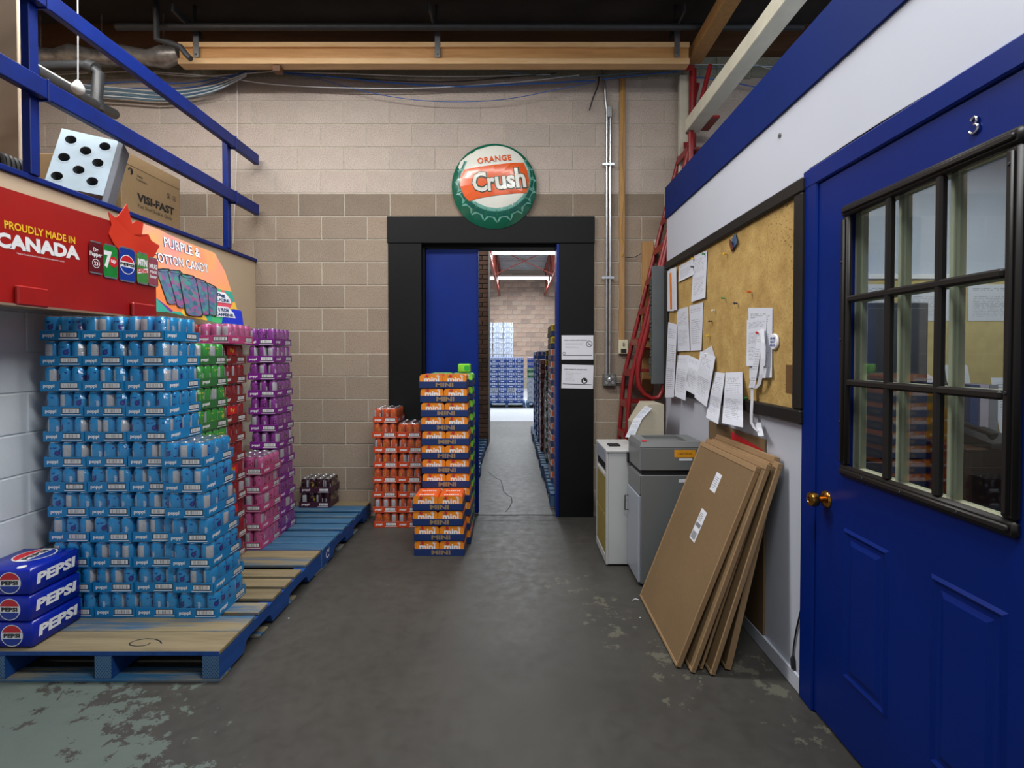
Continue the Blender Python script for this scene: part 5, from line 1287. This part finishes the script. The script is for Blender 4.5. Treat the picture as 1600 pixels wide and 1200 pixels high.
# ================================================================ CABINETS
wc = thing('white_cabinet', 'low white cabinet with olive filter panels beside the doorway', 'cabinet')
x0, x1, y0, y1, zt = .618, .845, 3.437, 3.87, .80
mb = MB(); mb.box(x0 + .012, y0, .012, x1, y1, zt - .02, 0, .004); mb.build('body', M['appliance_white'], wc)
mb = MB(); mb.box(x0 - .002, y0 - .008, zt - .02, x1 + .005, y1 + .005, zt, 0, .004); mb.build('top', M['appliance_white'], wc)
mb = MB(); mb.box(x0, y0, .012, x0 + .012, y0 + .03, zt - .02); mb.box(x0, y1 - .03, .012, x0 + .012, y1, zt - .02); mb.box(x0, y0 + .03, .60, x0 + .012, y1 - .03, .62); mb.box(x0, y0 + .03, .012, x0 + .012, y1 - .03, .06); mb.build('front_frame', M['appliance_white'], wc)
mb = MB(); mb.box(x0 + .006, y0 + .03, .64, x0 + .014, y1 - .03, .70); mb.build('slot', M['cab_dark'], wc)
mb = MB(); mb.box(x0 - .001, y0 + .03, .70, x0 + .01, y1 - .03, .775); mb.build('grille', M['cab_light'], wc)
for za, zb in ((.065, .33), (.338, .595)):
    mb = MB(); mb.box(x0 + .003, y0 + .034, za, x0 + .0125, y1 - .034, zb, 0, .002); mb.build('filter_panel', M['olive'], wc)
mb = MB(); mb.box(x0 + .04, y0 + .12, zt + .0005, x0 + .12, y0 + .2, zt + .012, 0, .003); tag(mb.build('small_tray', M['cab_dark']), 'small black tray on top of the low white cabinet', 'tray')

gc = thing('grey_cabinet', 'grey steel cabinet with a light door, between white cabinet and cardboard', 'cabinet')
x0, x1, y0, y1, zt = .772, 1.18, 3.12, 3.43, .700
mb = MB(); mb.box(x0 + .004, y0, .02, x1, y1, zt, 0, .004); mb.build('body', M['cab_grey'], gc)
mb = MB(); mb.box(x0 - .012, y0 + .004, .03, x0 + .004, y1 - .002, zt - .13, 0, .003); dr_ = mb.build('cabinet_door', M['cab_light'], gc)
mb = MB(); mb.box(x0 - .006, y0 + .002, zt - .125, x0 + .004, y1, zt - .002, 0, .003); mb.build('drawer_front', M['cab_grey'], gc)
hx = x0 - .012; mb = MB(); mb.tube([(hx, y1 - .03, .50), (hx - .022, y1 - .03, .50), (hx - .022, y1 - .03, .40), (hx, y1 - .03, .40)], .004, 6); mb.build('handle', M['black_plastic'], dr_)
mb = MB(); mb.box(1.01, y0 - .001, .655, 1.09, y0, .675, 0); mb.build('name_tag', M['paper'], gc)
for xx, yy in ((x0 + .03, y0 + .03), (x0 + .03, y1 - .03), (x1 - .03, y0 + .03), (x1 - .03, y1 - .03)):
    mb = MB(); mb.at(T((xx, yy, .001))).lathe([(.018, 0), (.018, .012), (.012, .02)], 10); mb.at().build('foot', M['black_plastic'], gc)
gt = thing('paper_machine', 'grey machine with an orange sticker on top of the grey cabinet', 'machine')
mb = MB()   # sloped-shoulder housing with a shallow tray in the lid
z0, z1 = .728, .905
mb.box(x0 - .006, y0 - .004, z0, x1, y1, z1 - .03, 0, .006); mb.build('housing', M['cab_grey'], gt)
mb = MB(); a, b = x0 - .006, x1
A = [(a, y0 - .004, z1 - .03), (b, y0 - .004, z1 - .03), (b, y1, z1 - .03), (a, y1, z1 - .03)]; B = [(a + .012, y0 + .01, z1), (b - .02, y0 + .01, z1), (b - .02, y1 - .01, z1), (a + .012, y1 - .01, z1)]
C_ = [(a + .07, y0 + .06, z1), (b - .10, y0 + .06, z1), (b - .10, y1 - .04, z1), (a + .07, y1 - .04, z1)]; D = [(p[0], p[1], z1 - .02) for p in C_]
for U, V in ((A, B), (B, C_), (C_, D)):
    for k in range(4): mb.poly([U[k], U[(k + 1) % 4], V[(k + 1) % 4], V[k]])
mb.poly(D); mb.build('lid', M['cab_grey'], gt)
mb = MB(); mb.box(x0 + .01, y0 + .01, .7005, x1 - .01, y1 - .01, z0); mb.build('shadow_gap', M['cab_dark'], gt)
mb = MB(); mb.box(1.00 - .02, y0 - .0055, .812, 1.00 + .11, y0 - .0045, .858); st = mb.build('sticker', M['label_orange'], gt)
mb = MB(); mb.at(frame((1.045, y0 - .0058, .835), (1, 0, 0), (0, 0, 1))).text('CAUTION', .014, 0, .085, .03); mb.at().build('sticker_print', paint('brown_ink', rgb(120, 80, 20), .6), st)
mb = MB(); mb.box(1.01, y0 - .0055, .792, 1.09, y0 - .0045, .806); mb.build('name_tag', M['paper'], gt)
mb = MB(); mb.box(x0 + .015, y0 + .015, z1, x0 + .045, y0 + .04, z1 + .008, 0, .002); mb.build('red_switch', M['print_red'], gt)
mb = MB(); mb.box(x0 - .016, y1 - .03, z0 - .01, x0 - .006, y1 + .02, z0 + .06, 0, .003); mb.build('side_clip', M['cab_dark'], gt)

bb = thing('beige_cabinet', 'tall beige cabinet with a chamfered top corner behind the grey machine', 'cabinet')
mb = MB(); P = [(.885, 0.002), (1.085, 0.002), (1.085, 1.085), (.975, 1.085), (.885, .935)]; Y0_, Y1_ = 3.70, 3.98
mb.add([(x, Y0_, z) for x, z in P] + [(x, Y1_, z) for x, z in P], [(0, 1, 2, 3, 4), (9, 8, 7, 6, 5)] + [(k, k + 5, (k + 1) % 5 + 5, (k + 1) % 5) for k in range(5)]); mb.build('body', M['beige'], bb)
mb = MB(); mb.box(.90, Y0_ - .002, .30, 1.07, Y0_, .90, 0); mb.build('front_panel', M['beige'], bb)
P = [atY(x, y, yy) for x, y, yy in ((1008, 634, 3.69), (1019, 638, 3.69), (1003, 655, 3.66), (990, 684, 3.62), (977, 683, 3.62), (990, 655, 3.66))]
mb = MB(); mb.quaduv([P[5], P[2], P[1], P[0]]); mb.quaduv([P[4], P[3], P[2], P[5]]); o = mb.build('paper_strip', M['print_c']); tag(o, 'long printed slip drooping over the corner of the beige cabinet', 'paper')

# ================================================================ RED LADDER
ld = thing('rolling_ladder', 'red steel rolling ladder standing between the partition and the block wall', 'ladder')
def lx(z): return .86 + .068 * z if z < 1.25 else .945 + .249 * (z - 1.25)
for y in (4.15, 4.43):
    mb = MB(); mb.tube([(lx(.02), y, .02), (lx(1.2), y, 1.2), (lx(1.32), y, 1.32), (lx(3.80), y, 3.80)], .019, 10); mb.build('rail', M['red_paint'], ld, 50)
k = 0; z = .28
while z < 3.6:
    mb = MB(); x = lx(z); mb.box(x - .02, 4.165, z - .012, x + .19, 4.415, z + .008, 0, .003); mb.box(x - .022, 4.165, z - .05, x - .016, 4.415, z + .008, 0, .001); mb.build('tread', M['red_paint'], ld); z += .26
pts = [(1052, 345), (1040, 395), (1022, 470), (1008, 528), (998, 565), (996, 585), (998, 603), (1006, 616), (1018, 623), (1030, 621), (1036, 610), (1037, 590)]
mb = MB(); mb.tube([atY(x, y, 4.125) for x, y in pts], .021, 10); mb.build('hand_rail', M['red_paint'], ld, 50)
for xx, yy in ((1.505, 4.34),):
    mb = MB(); mb.tube([(xx, yy, .03), (xx, yy, 3.87)], .030, 12); mb.build('post', M['red_paint'], ld, 50)
for z in (.7, 1.5, 2.3, 3.1):
    mb = MB(); mb.tube([(lx(z) + .02, 4.16, z), (1.49, 4.33, z + .0)], .010, 8); mb.build('strut', M['red_paint'], ld, 50)
for z in (2.55, 3.2, 3.85):
    mb = MB(); mb.box(1.42, 4.31, z, 1.51, 4.325, z + .05, 0, .003); mb.build('clamp', M['red_paint'], ld)
a, b = atY(1049, 375, 4.12), atY(1078, 262, 4.12)
for dx in (0, 8, 16): mb = MB(); mb.tube([atY(1046 + dx, 372, 4.13), atY(1070 + dx * .9, 268 - dx, 4.13)], .007, 6); mb.build('brace_rod', M['red_paint'], ld, 50)
mb = MB(); mb.box(1.10, 4.095, 1.21, 1.205, 4.115, 2.165, 0, .004); o = mb.build('hanging_board', M['frame_grey']); tag(o, 'narrow dark grey board hung on the end of the white partition', 'board')
mb = MB(); random.seed(3)
for k in range(26): mb.box(1.086 + jit(.004), 4.097, 1.28 + .03 * k, 1.108, 4.118, 1.307 + .03 * k + jit(.006), 0, .003)
mb.build('crumbled_edge', paint('mottled_edge', rgb(60, 66, 60), .9, var=.6, nscale=60), o)

# timber joist above the office roof
mb = MB(); mb.box(1.335, -.9, 3.20, 1.445, 4.02, 3.30, 0, .004); o = mb.build('painted_joist', M['cream_paint']); tag(o, 'cream painted timber running back above the blue band', 'timber')
mb = MB(); mb.box(1.355, 3.97, 2.782, 1.385, 4.01, 3.199, 0, .003); o = mb.build('joist_prop', M['red_paint']); tag(o, 'red steel prop under the end of the cream timber', 'prop')
mb = MB(); mb.box(1.355, .5, 2.782, 1.385, .54, 3.199, 0, .003); o = mb.build('joist_prop', M['red_paint']); tag(o, 'red steel prop under the near part of the cream timber', 'prop')
mb = MB(); P = [atY(1085, 84, 4.1), atY(1100, 72, 3.7)]
mb.box(1.46, 3.3, 3.93, 1.58, 4.36, 4.03, 0, .003); o = mb.build('short_timber', M['stud']); tag(o, 'short grey-brown timber above the end of the pale beam', 'timber')

# ================================================================ OFFICE BEHIND THE GLASS
YB = 3.05
mb = MB(); mb.box(2.02, YB, .74, 3.45, YB + .03, 1.90, 0, .003); tb = mb.build('tackboard', M['tackboard']); tag(tb, 'beige tackboard on the office wall seen through the door glass', 'notice board')
mb = MB(); mb.box(2.0, YB - .012, 1.90, 3.45, YB + .04, 1.93, 0, .003); mb.build('top_rail', M['white'], tb)
mb = MB(); mb.box(1.95, YB + .032, 0, 3.5, YB + .08, 2.66); tag(mb.build('wall_office_back', M['office_wall']), kind='structure')
for i, (xx, wh) in enumerate(((2.13, 'leftmost'), (2.47, 'second'), (2.86, 'third'), (3.2, 'last'))):
    mb = MB(); mb.at(frame((xx, YB - .003, 1.76), (1, 0, 0), (0, 0, 1))).quaduv([(-.14, -.11, 0), (.14, -.11, 0), (.14, .11, 0), (-.14, .11, 0)])
    o = mb.at().build('paper_sheet', M['print_b']); tag(o, 'landscape notice along the top of the office tackboard, %s from the left' % wh, 'paper', 'notices on the office tackboard')
mb = MB(); mb.box(1.70, 3.0, .002, 1.98, 3.45, 1.80, 0, .004); mb.build('x', M['cab_dark']) if False else None
dk = thing('filing_cabinet', 'dark grey tall cabinet in the office behind the door glass', 'cabinet')
mb = MB(); mb.box(1.84, 2.76, .002, 2.25, 3.02, 1.73, 0, .004); mb.build('body', paint('dark_grey_steel', rgb(66, 68, 76), .5), dk)
for k in range(4): mb = MB(); mb.box(1.86, 2.748, .04 + .42 * k, 2.23, 2.76, .44 + .42 * k, 0, .003); mb.build('drawer', paint('dark_grey_drawer', rgb(72, 74, 82), .5), dk)
ds = thing('desk', 'dark brown desk in the office behind the door glass', 'desk')
mb = MB(); mb.box(2.27, 2.54, .955, 3.3, 3.03, .9715, 0, .004); mb.build('desk_top', M['desk'], ds)
for xx in (2.29, 3.24): mb = MB(); mb.box(xx, 2.57, .002, xx + .04, 3.0, .955, 0, .003); mb.build('side_panel', M['desk'], ds)
mb = MB(); mb.box(2.34, 2.96, .2, 3.24, 2.99, .95); mb.build('back_panel', M['desk'], ds)
ph = thing('desk_phone', 'black desk telephone on the office desk', 'telephone')
mb = MB().at(T((2.47, 2.64, .974), (0, 0, R(10)))); mb.add([(-.11, -.1, 0), (.11, -.1, 0), (.11, .1, 0), (-.11, .1, 0), (-.11, -.1, .025), (.11, -.1, .025), (.11, .1, .08), (-.11, .1, .08)], [(4, 5, 6, 7), (0, 1, 5, 4), (1, 2, 6, 5), (2, 3, 7, 6), (3, 0, 4, 7)]); mb.at().build('base', M['black_plastic'], ph)
mb = MB().at(T((2.47, 2.64, .974), (0, 0, R(10)))); mb.tube([(-.08, -.09, .06), (-.08, -.06, .075), (-.08, .06, .105), (-.08, .095, .09)], [.022, .013, .013, .022], 8); mb.at().build('handset', M['black_plastic'], ph, 60)
mb = MB().at(T((2.47, 2.64, .974), (R(15), 0, R(10))))
for i in range(3):
    for j_ in range(4): mb.box(.0 + .028 * i, -.07 + .026 * j_, .035, .018 + .028 * i, -.054 + .026 * j_, .050)
mb.at().build('keys', M['grey_ink'], ph)
for i, (xx, hh, cc, lab) in enumerate(((2.375, .30, rgb(200, 176, 30), 'yellow'), (2.425, .31, rgb(24, 40, 80), 'navy blue'), (2.475, .31, rgb(30, 66, 120), 'mid blue'), (2.53, .31, rgb(190, 180, 196), 'pale lilac'), (2.58, .31, rgb(140, 140, 150), 'grey'))):
    bdr = thing('ring_binder', '%s ring binder standing on the office desk' % lab, 'binder', (xx + .03, 2.76, .972)); m_ = paint('binder_' + lab.replace(' ', '_'), cc, .35)
    mb = MB(); mb.box(-.024, -.0, 0, -.021, .25, hh, 0, .001); mb.box(.021, 0, 0, .024, .25, hh, 0, .001); mb.box(-.024, -.003, 0, .024, .0, hh, 0, .001); mb.build('cover', m_, bdr)
    mb = MB(); mb.box(-.019, .004, .01, .019, .24, hh - .012); mb.build('pages', M['paper'], bdr)
pf = [(2.53, 2.99, .17, .50, 'tall narrow price sheet standing on the office desk'), (2.66, 2.97, .16, .42, 'loose sheets propped behind the binders'), (2.83, 2.80, .30, .35, 'wide typed sheets propped beside the desk phone')]
for xx, yy, w_, h_, lab in pf:
    mb = MB(); mb.at(frame((xx, yy, .972), (1, .1, 0), (.0, .18, 1))).quaduv([(-w_ / 2, 0, 0), (w_ / 2, 0, 0), (w_ / 2 * .9, h_, 0), (-w_ / 2, h_, 0)]); tag(mb.at().build('paper_sheet', M['print_c' if h_ > .5 else 'print_b']), lab, 'paper', 'papers on the office desk')
mb = MB(); mb.at(T((2.80, 2.65, .973), (0, 0, .2))).quaduv([(-.12, -.09, 0), (.12, -.09, 0), (.12, .09, 0), (-.12, .09, 0)]); tag(mb.at().build('paper_sheet', M['print_a']), 'white sheet lying flat near the edge of the office desk', 'paper', 'papers on the office desk')
for k in range(1): pass

# ================================================================ DISPLAY HEADERS ON THE LEFT
XS = -2.05
def hdr(px, py, X=XS): return atX(px, py, X)
hs = thing('display_header', 'big red cardboard display header with white and yellow lettering and printed cans', 'sign')
red = NT('red_header_print'); oc = red.coord(); f = red.noise(1.6, 3, oc)
red.base(red.ramp(f, [(0.3, rgb(140, 18, 19)), (0.7, rgb(168, 26, 23))])); red.set(.35, coat=.2); M['header_red'] = red.m
# fold line: near half parallel to the wall, far half turned slightly back
yF = hdr(197, 400).y; yN = 1.55; yE = 2.905; zB, zT = 1.655, 2.125
def HP(y, z, e=0.0): return (XS + e - max(0, y - yF) * .05, y, z)
mb = MB()
def plate(mb, pts, th=.004, mi=0):
    n = len(pts); F = [HP(*p) for p in pts]; B = [HP(p[0], p[1], -th) for p in pts]
    mb.poly(F, mi); mb.poly(B[::-1], mi)
    for k in range(n): mb.poly([F[k], B[k], B[(k + 1) % n], F[(k + 1) % n]], mi)
plate(mb, [(yN, zB), (yF, zB), (yF, zT + .0), (yN, zT - .02)]); mb.build('near_panel', M['header_red'], hs)
mb = MB(); plate(mb, [(yF, zB), (yE, zB + .0), (yE, 1.96), (yF, 2.13)]); mb.build('far_panel', M['header_red'], hs)
leaf = NT('maple_leaf_red'); leaf.base(leaf.ramp(leaf.noise(3, 2), [(0.3, rgb(196, 36, 26)), (0.7, rgb(214, 60, 34))])); leaf.set(.35, coat=.2)
mb = MB(); LP = [(168, 331), (179, 340), (184, 337), (197, 319), (206, 350), (212, 345), (225, 348), (221, 372), (233, 366), (238, 376), (252, 384), (243, 400), (236, 412), (200, 414), (188, 395), (176, 380), (169, 366), (173, 352)]
P = [hdr(x, y) for x, y in LP]; c = Vector((0, sum(p.y for p in P) / len(P), sum(p.z for p in P) / len(P)))
for k in range(len(P)):
    a, b = P[k], P[(k + 1) % len(P)]; F = [HP(q.y, q.z, .005) for q in (a, b)]; B = [HP(q.y, q.z, .001) for q in (a, b)]
    mb.poly([HP(c.y, c.z, .005), F[0], F[1]]); mb.poly([F[0], B[0], B[1], F[1]]); mb.poly([HP(c.y, c.z, .001), B[1], B[0]])
mb.build('maple_leaf', leaf.m, hs)
def onh(e): return lambda x, y, z: (x, y, z + e)
def hfit(mb, st, q, mi, bold, X=XS, e=.0015, ht=None, wt=None):
    """lettering on the header between picture points left-middle and right-middle, with a height in metres"""
    a, b = hdr(*q[0]), hdr(*q[1]); w = abs(b.y - a.y)
    mb.at(frame((X + e, (a.y + b.y) / 2, (a.z + b.z) / 2), (0, 1, (b.z - a.z) / (b.y - a.y)), (0, 0, 1))).text(st, ht, mi, w, bold)
mb = MB(); hfit(mb, 'PROUDLY MADE IN', ((6, 350), (117, 376)), 0, .03, ht=.033); mb.at().build('yellow_lettering', M['yellow_ink'], hs)
mb = MB(); hfit(mb, 'CANADA', ((-9, 373), (124, 396)), 0, .055, ht=.062); hfit(mb, 'Made in Canada by local bottlers and partners across the country', ((26, 396), (100, 409)), 0, 0, ht=.009); mb.at().build('white_lettering', M['white'], hs)
for (px, py, w_, h_, lab) in ((45, 460, 50, 30, 'front'), (220, 480, 36, 16, 'rear')):
    a, b = hdr(px - w_ / 2, py - h_ / 2), hdr(px + w_ / 2, py + h_ / 2); mb = MB()
    mb.box(XS + .001, a.y, 1.648, XS + .022, b.y, a.z - .0, 0, .006); mb.build('lock_tab', M['header_red'], hs)
cans = [('maroon', rgb(92, 22, 30), 148, 374, 430, 22), ('green', rgb(30, 130, 54), 171, 379, 437, 23), ('blue', rgb(24, 58, 150), 197, 383, 443, 26), ('lime', rgb(70, 140, 70), 222, 392, 446, 20), ('rose', rgb(150, 70, 90), 240, 400, 449, 17)]
for i, (nm, c, px, yt, yb, w_) in enumerate(cans):
    a = hdr(px - w_ / 2, yt); b = hdr(px + w_ / 2, yb); yc, zc = (a.y + b.y) / 2, (a.z + b.z) / 2; w = abs(b.y - a.y); h = a.z - b.z
    Mh = frame(HP(yc, zc, .003 + .002), (0, 1, 0), (0, 0, 1)) if px < 198 else frame(HP(yc, zc, .0085), (-.05, 1, 0), (0, 0, 1))
    mb = MB().at(Mh); bw = w / 2
    mb.poly([(-bw, -h * .42, 0), (-bw * .82, -h * .5, 0), (bw * .82, -h * .5, 0), (bw, -h * .42, 0), (bw, h * .40, 0), (bw * .8, h * .46, 0), (-bw * .8, h * .46, 0), (-bw, h * .40, 0)], 0)
    mb.poly([(-bw * .8, h * .455, .0003), (bw * .8, h * .455, .0003), (bw * .75, h * .5, .0003), (-bw * .75, h * .5, .0003)], 1); mb.poly([(-bw * .82, -h * .5, .0003), (bw * .82, -h * .5, .0003), (bw * .95, -h * .455, .0003), (-bw * .95, -h * .455, .0003)], 1)
    z = .0008
    if i == 0:
        mb.text('Dr', h * .13, 2, w * .35, .02, 0, h * .24, z); mb.text('Pepper', h * .18, 2, w * .9, .03, 0, h * .08, z); mb.disc(w * .28, 0, -h * .18, z, 2, 18, None, 0, 360, w * .24); mb.text('23', h * .12, 2, w * .3, .02, 0, -h * .18, z)
    elif i == 1:
        mb.text('7', h * .50, 2, w * .55, .06, -w * .18, h * .04, z); mb.disc(w * .30, w * .2, -.0, z * 1.1, 3, 16); mb.text('up', h * .13, 2, w * .36, .04, w * .2, 0, z * 1.4)
    elif i == 2:
        mb.disc(w * .46, 0, 0, z, 2, 24); mb.disc(w * .42, 0, 0, z * 1.2, 3, 24, a0=18, a1=162); mb.disc(w * .42, 0, 0, z * 1.2, 0, 24, a0=198, a1=342); mb.text('PEPSI', h * .09, 4, w * .86, .05, 0, 0, z * 1.6)
    elif i == 3:
        mb.text('MTN', h * .22, 2, w * .8, .06, 0, h * .18, z); mb.poly([(-bw * .9, -h * .2, z), (bw * .9, -h * .1, z), (bw * .9, h * .04, z), (-bw * .9, -h * .06, z)], 2); mb.text('DEW', h * .13, 3, w * .8, .05, 0, -h * .08, z * 1.5)
    else:
        mb.text('MUG', h * .16, 2, w * .8, .06, 0, h * .18, z); mb.text('root', h * .12, 2, w * .7, .03, 0, 0, z); mb.text('beer', h * .12, 2, w * .7, .03, 0, -h * .16, z)
    tag(mb.at().build('printed_can', [paint('print_' + nm, c, .3, var=.15, nscale=30), M['alu'], M['white'], M['print_red'], M['ink']], hs), 'printed picture of a %s can' % nm)

# second header, rainbow coloured, leaning back behind the red one
h2 = thing('display_header', 'rainbow coloured display header with bubble lettering, behind the red one', 'sign')
BL, BR, TRp, TLp = Vector((-2.13, 2.80, 1.648)), Vector((-1.955, 3.62, 1.648)), Vector((-2.10, 3.46, 2.165)), Vector((-2.25, 2.80, 2.20))
ux = (BR - BL).normalized(); Mh2 = frame(BL, ux, (TLp - BL)); inv = Mh2.inverted()
def h2p(px, py):
    n = Mh2.to_3x3() @ Vector((0, 0, 1)); d = ray(px, py); p = O + d * ((Mh2.translation - O).dot(n) / d.dot(n)); return inv @ p
t = NT('rainbow_print'); oc = t.coord(); s = t.sep(oc); n = t.noise(2.6, 2, oc); v = t.node('ShaderNodeTexVoronoi'); v.inputs['Scale'].default_value = 7.5; t.link(oc, v.inputs['Vector'])
vc = t.sep(v.outputs['Color'])[0]
hgt = t.math('MULTIPLY', t.math('SUBTRACT', s[2], 1.65), 1.9)
c1 = t.ramp(vc, [(0.0, rgb(60, 170, 150)), (0.2, rgb(240, 190, 70)), (0.36, rgb(230, 90, 110)), (0.52, rgb(120, 60, 150)), (0.68, rgb(80, 190, 120)), (0.84, rgb(240, 140, 80))], 'CONSTANT')
c2 = t.ramp(n, [(0.3, rgb(250, 150, 150)), (0.5, rgb(250, 170, 110)), (0.7, rgb(240, 110, 120))])
t.base(t.mix(t.math('GREATER_THAN', t.math('ADD', hgt, t.math('MULTIPLY', n, 0.5)), 0.72), c1, c2)); t.set(.3, coat=.25)
outl = [(232, 487), (258, 487), (380, 513), (352, 425), (336, 396), (330, 393), (300, 382), (262, 366), (252, 360), (215, 346)]
pts = [h2p(*q) for q in outl]; mb = MB().at(Mh2); F = [(p.x, p.y, 0) for p in pts]; B = [(p.x, p.y, -.004) for p in pts]
mb.poly(F); mb.poly(B[::-1])
for k in range(len(F)): mb.poly([F[k], B[k], B[(k + 1) % len(F)], F[(k + 1) % len(F)]])
mb.at().build('printed_board', t.m, h2)
bub = paint('bubble_outline', rgb(40, 70, 110), .4); lav = paint('bubble_letter_fill', rgb(236, 236, 244), .4)
for st, q0, q1, hgt_ in (('PURPLE &', (256, 378), (312, 396), .066), ('COTTON CANDY', (238, 400), (325, 420), .062)):
    a, b = h2p(*q0), h2p(*q1)
    for mt, bo, e, sx in ((bub, .06, .001, 1.03), (lav, .012, .0025, 1.0)):
        mb = MB().at(Mh2 @ T(((a.x + b.x) / 2, (a.y + b.y) / 2, 0), (0, 0, math.atan2(b.y - a.y, b.x - a.x)))); mb.text(st, hgt_ * sx, 0, (b - a).length * sx, bo, 0, 0, e); mb.at().build('lettering' if mt is lav else 'letter_outline', mt, h2)
cb_ = NT('rainbow_can_print'); vv = cb_.node('ShaderNodeTexVoronoi'); vv.inputs['Scale'].default_value = 40; cb_.link(cb_.coord(), vv.inputs['Vector'])
cb_.base(cb_.ramp(cb_.sep(vv.outputs['Color'])[0], [(0, rgb(50, 110, 120)), (.3, rgb(96, 110, 150)), (.6, rgb(70, 150, 140)), (.85, rgb(150, 90, 140))])); cb_.set(.3)
for k, (px, py, w_, h_) in enumerate(((264, 448, .10, .21), (280, 452, .10, .23), (328, 468, .10, .21), (314, 464, .10, .23), (297, 462, .12, .26))):
    p = h2p(px, py); mb = MB().at(Mh2 @ T((p.x, p.y, .003 + .0012 * k), (0, 0, R((10, 6, -14, -8, 0)[k]))))
    g_ = 1.12; mb.poly([(-w_ / 2 * g_, -h_ * .47, -.0004), (-w_ * .42, -h_ * .52, -.0004), (w_ * .42, -h_ * .52, -.0004), (w_ / 2 * g_, -h_ * .47, -.0004), (w_ / 2 * g_, h_ * .46, -.0004), (w_ * .42, h_ * .53, -.0004), (-w_ * .42, h_ * .53, -.0004), (-w_ / 2 * g_, h_ * .46, -.0004)], 1)
    mb.poly([(-w_ / 2, -h_ * .45, 0), (-w_ * .4, -h_ / 2, 0), (w_ * .4, -h_ / 2, 0), (w_ / 2, -h_ * .45, 0), (w_ / 2, h_ * .43, 0), (w_ * .4, h_ / 2, 0), (-w_ * .4, h_ / 2, 0), (-w_ / 2, h_ * .43, 0)], 0)
    mb.disc(w_ * .42, 0, h_ * .48, .0006, 1, 16, w_ * .12, 0, 360, w_ * .34); mb.disc(w_ * .42, 0, -h_ * .46, .0006, 2, 16, w_ * .14, 0, 360, w_ * .36)
    mb.at().build('printed_can', [cb_.m, M['ink'], paint('pink_ring', rgb(170, 90, 140), .4), M['ink']], h2)
for (px, py, w_, t1, t2) in ((345, 465, .085, '0g', 'SUCRE'), (349, 488, .10, '0 FROM', 'CAFFEINE')):
    p = h2p(px, py); mb = MB().at(Mh2 @ T((p.x, p.y, .0035))); mb.poly([(-w_, -.035, 0), (w_, -.035, 0), (w_ * .9, .0, 0), (w_ * .5, .04, 0), (-w_ * .5, .04, 0), (-w_ * .9, 0, 0)], 0)
    mb.text(t1, .030, 1, w_ * .9, .05, 0, .015, .001); mb.text(t2, .022, 1, w_ * 1.6, .05, 0, -.018, .001); mb.at().build('printed_badge', [lav, bub], h2)
a = [h2p(*q) for q in ((345, 512), (350, 484), (366, 483), (377, 486), (381, 514))]; mb = MB().at(Mh2); mb.poly([(p.x, p.y, .002) for p in a]); mb.at().build('blue_tab', paint('blue_tab', rgb(40, 60, 200), .35), h2)

# scraps on the floor
for i, (px, py, lab) in enumerate(((993, 938, 'white tie lying near the foot of the cardboard'), (1000, 966, 'small white crumb of paper beyond the white tie'), (451, 967, 'tiny white chip beside the pallet'))):
    p = atZ(px, py, 0); mb = MB(); mb.tube([p + Vector((-.018, -.008, .004)), p + Vector((0, .012, .004)), p + Vector((.02, -.004, .004))] if i == 0 else [p + Vector((-.004, 0, .003)), p + Vector((.005, .002, .003))], .0025, 5)
    tag(mb.build('litter', M['paper']), lab, 'scrap')

# set each thing's origin at its own base
bpy.context.view_layer.update()
def world_pts(o):
    P = []
    for c in o.children_recursive:
        if c.type == 'MESH': P += [c.matrix_world @ Vector(b) for b in c.bound_box]
    return P
for o in list(scene.objects):
    if o.parent is None and o.type == 'EMPTY' and o.location.length < 1e-6 and o.children and 'kind' not in o.keys():
        P = world_pts(o)
        b = Vector(((min(p.x for p in P) + max(p.x for p in P)) / 2, (min(p.y for p in P) + max(p.y for p in P)) / 2, min(p.z for p in P)))
        o.location = b
        for c in o.children: c.location = c.location - b
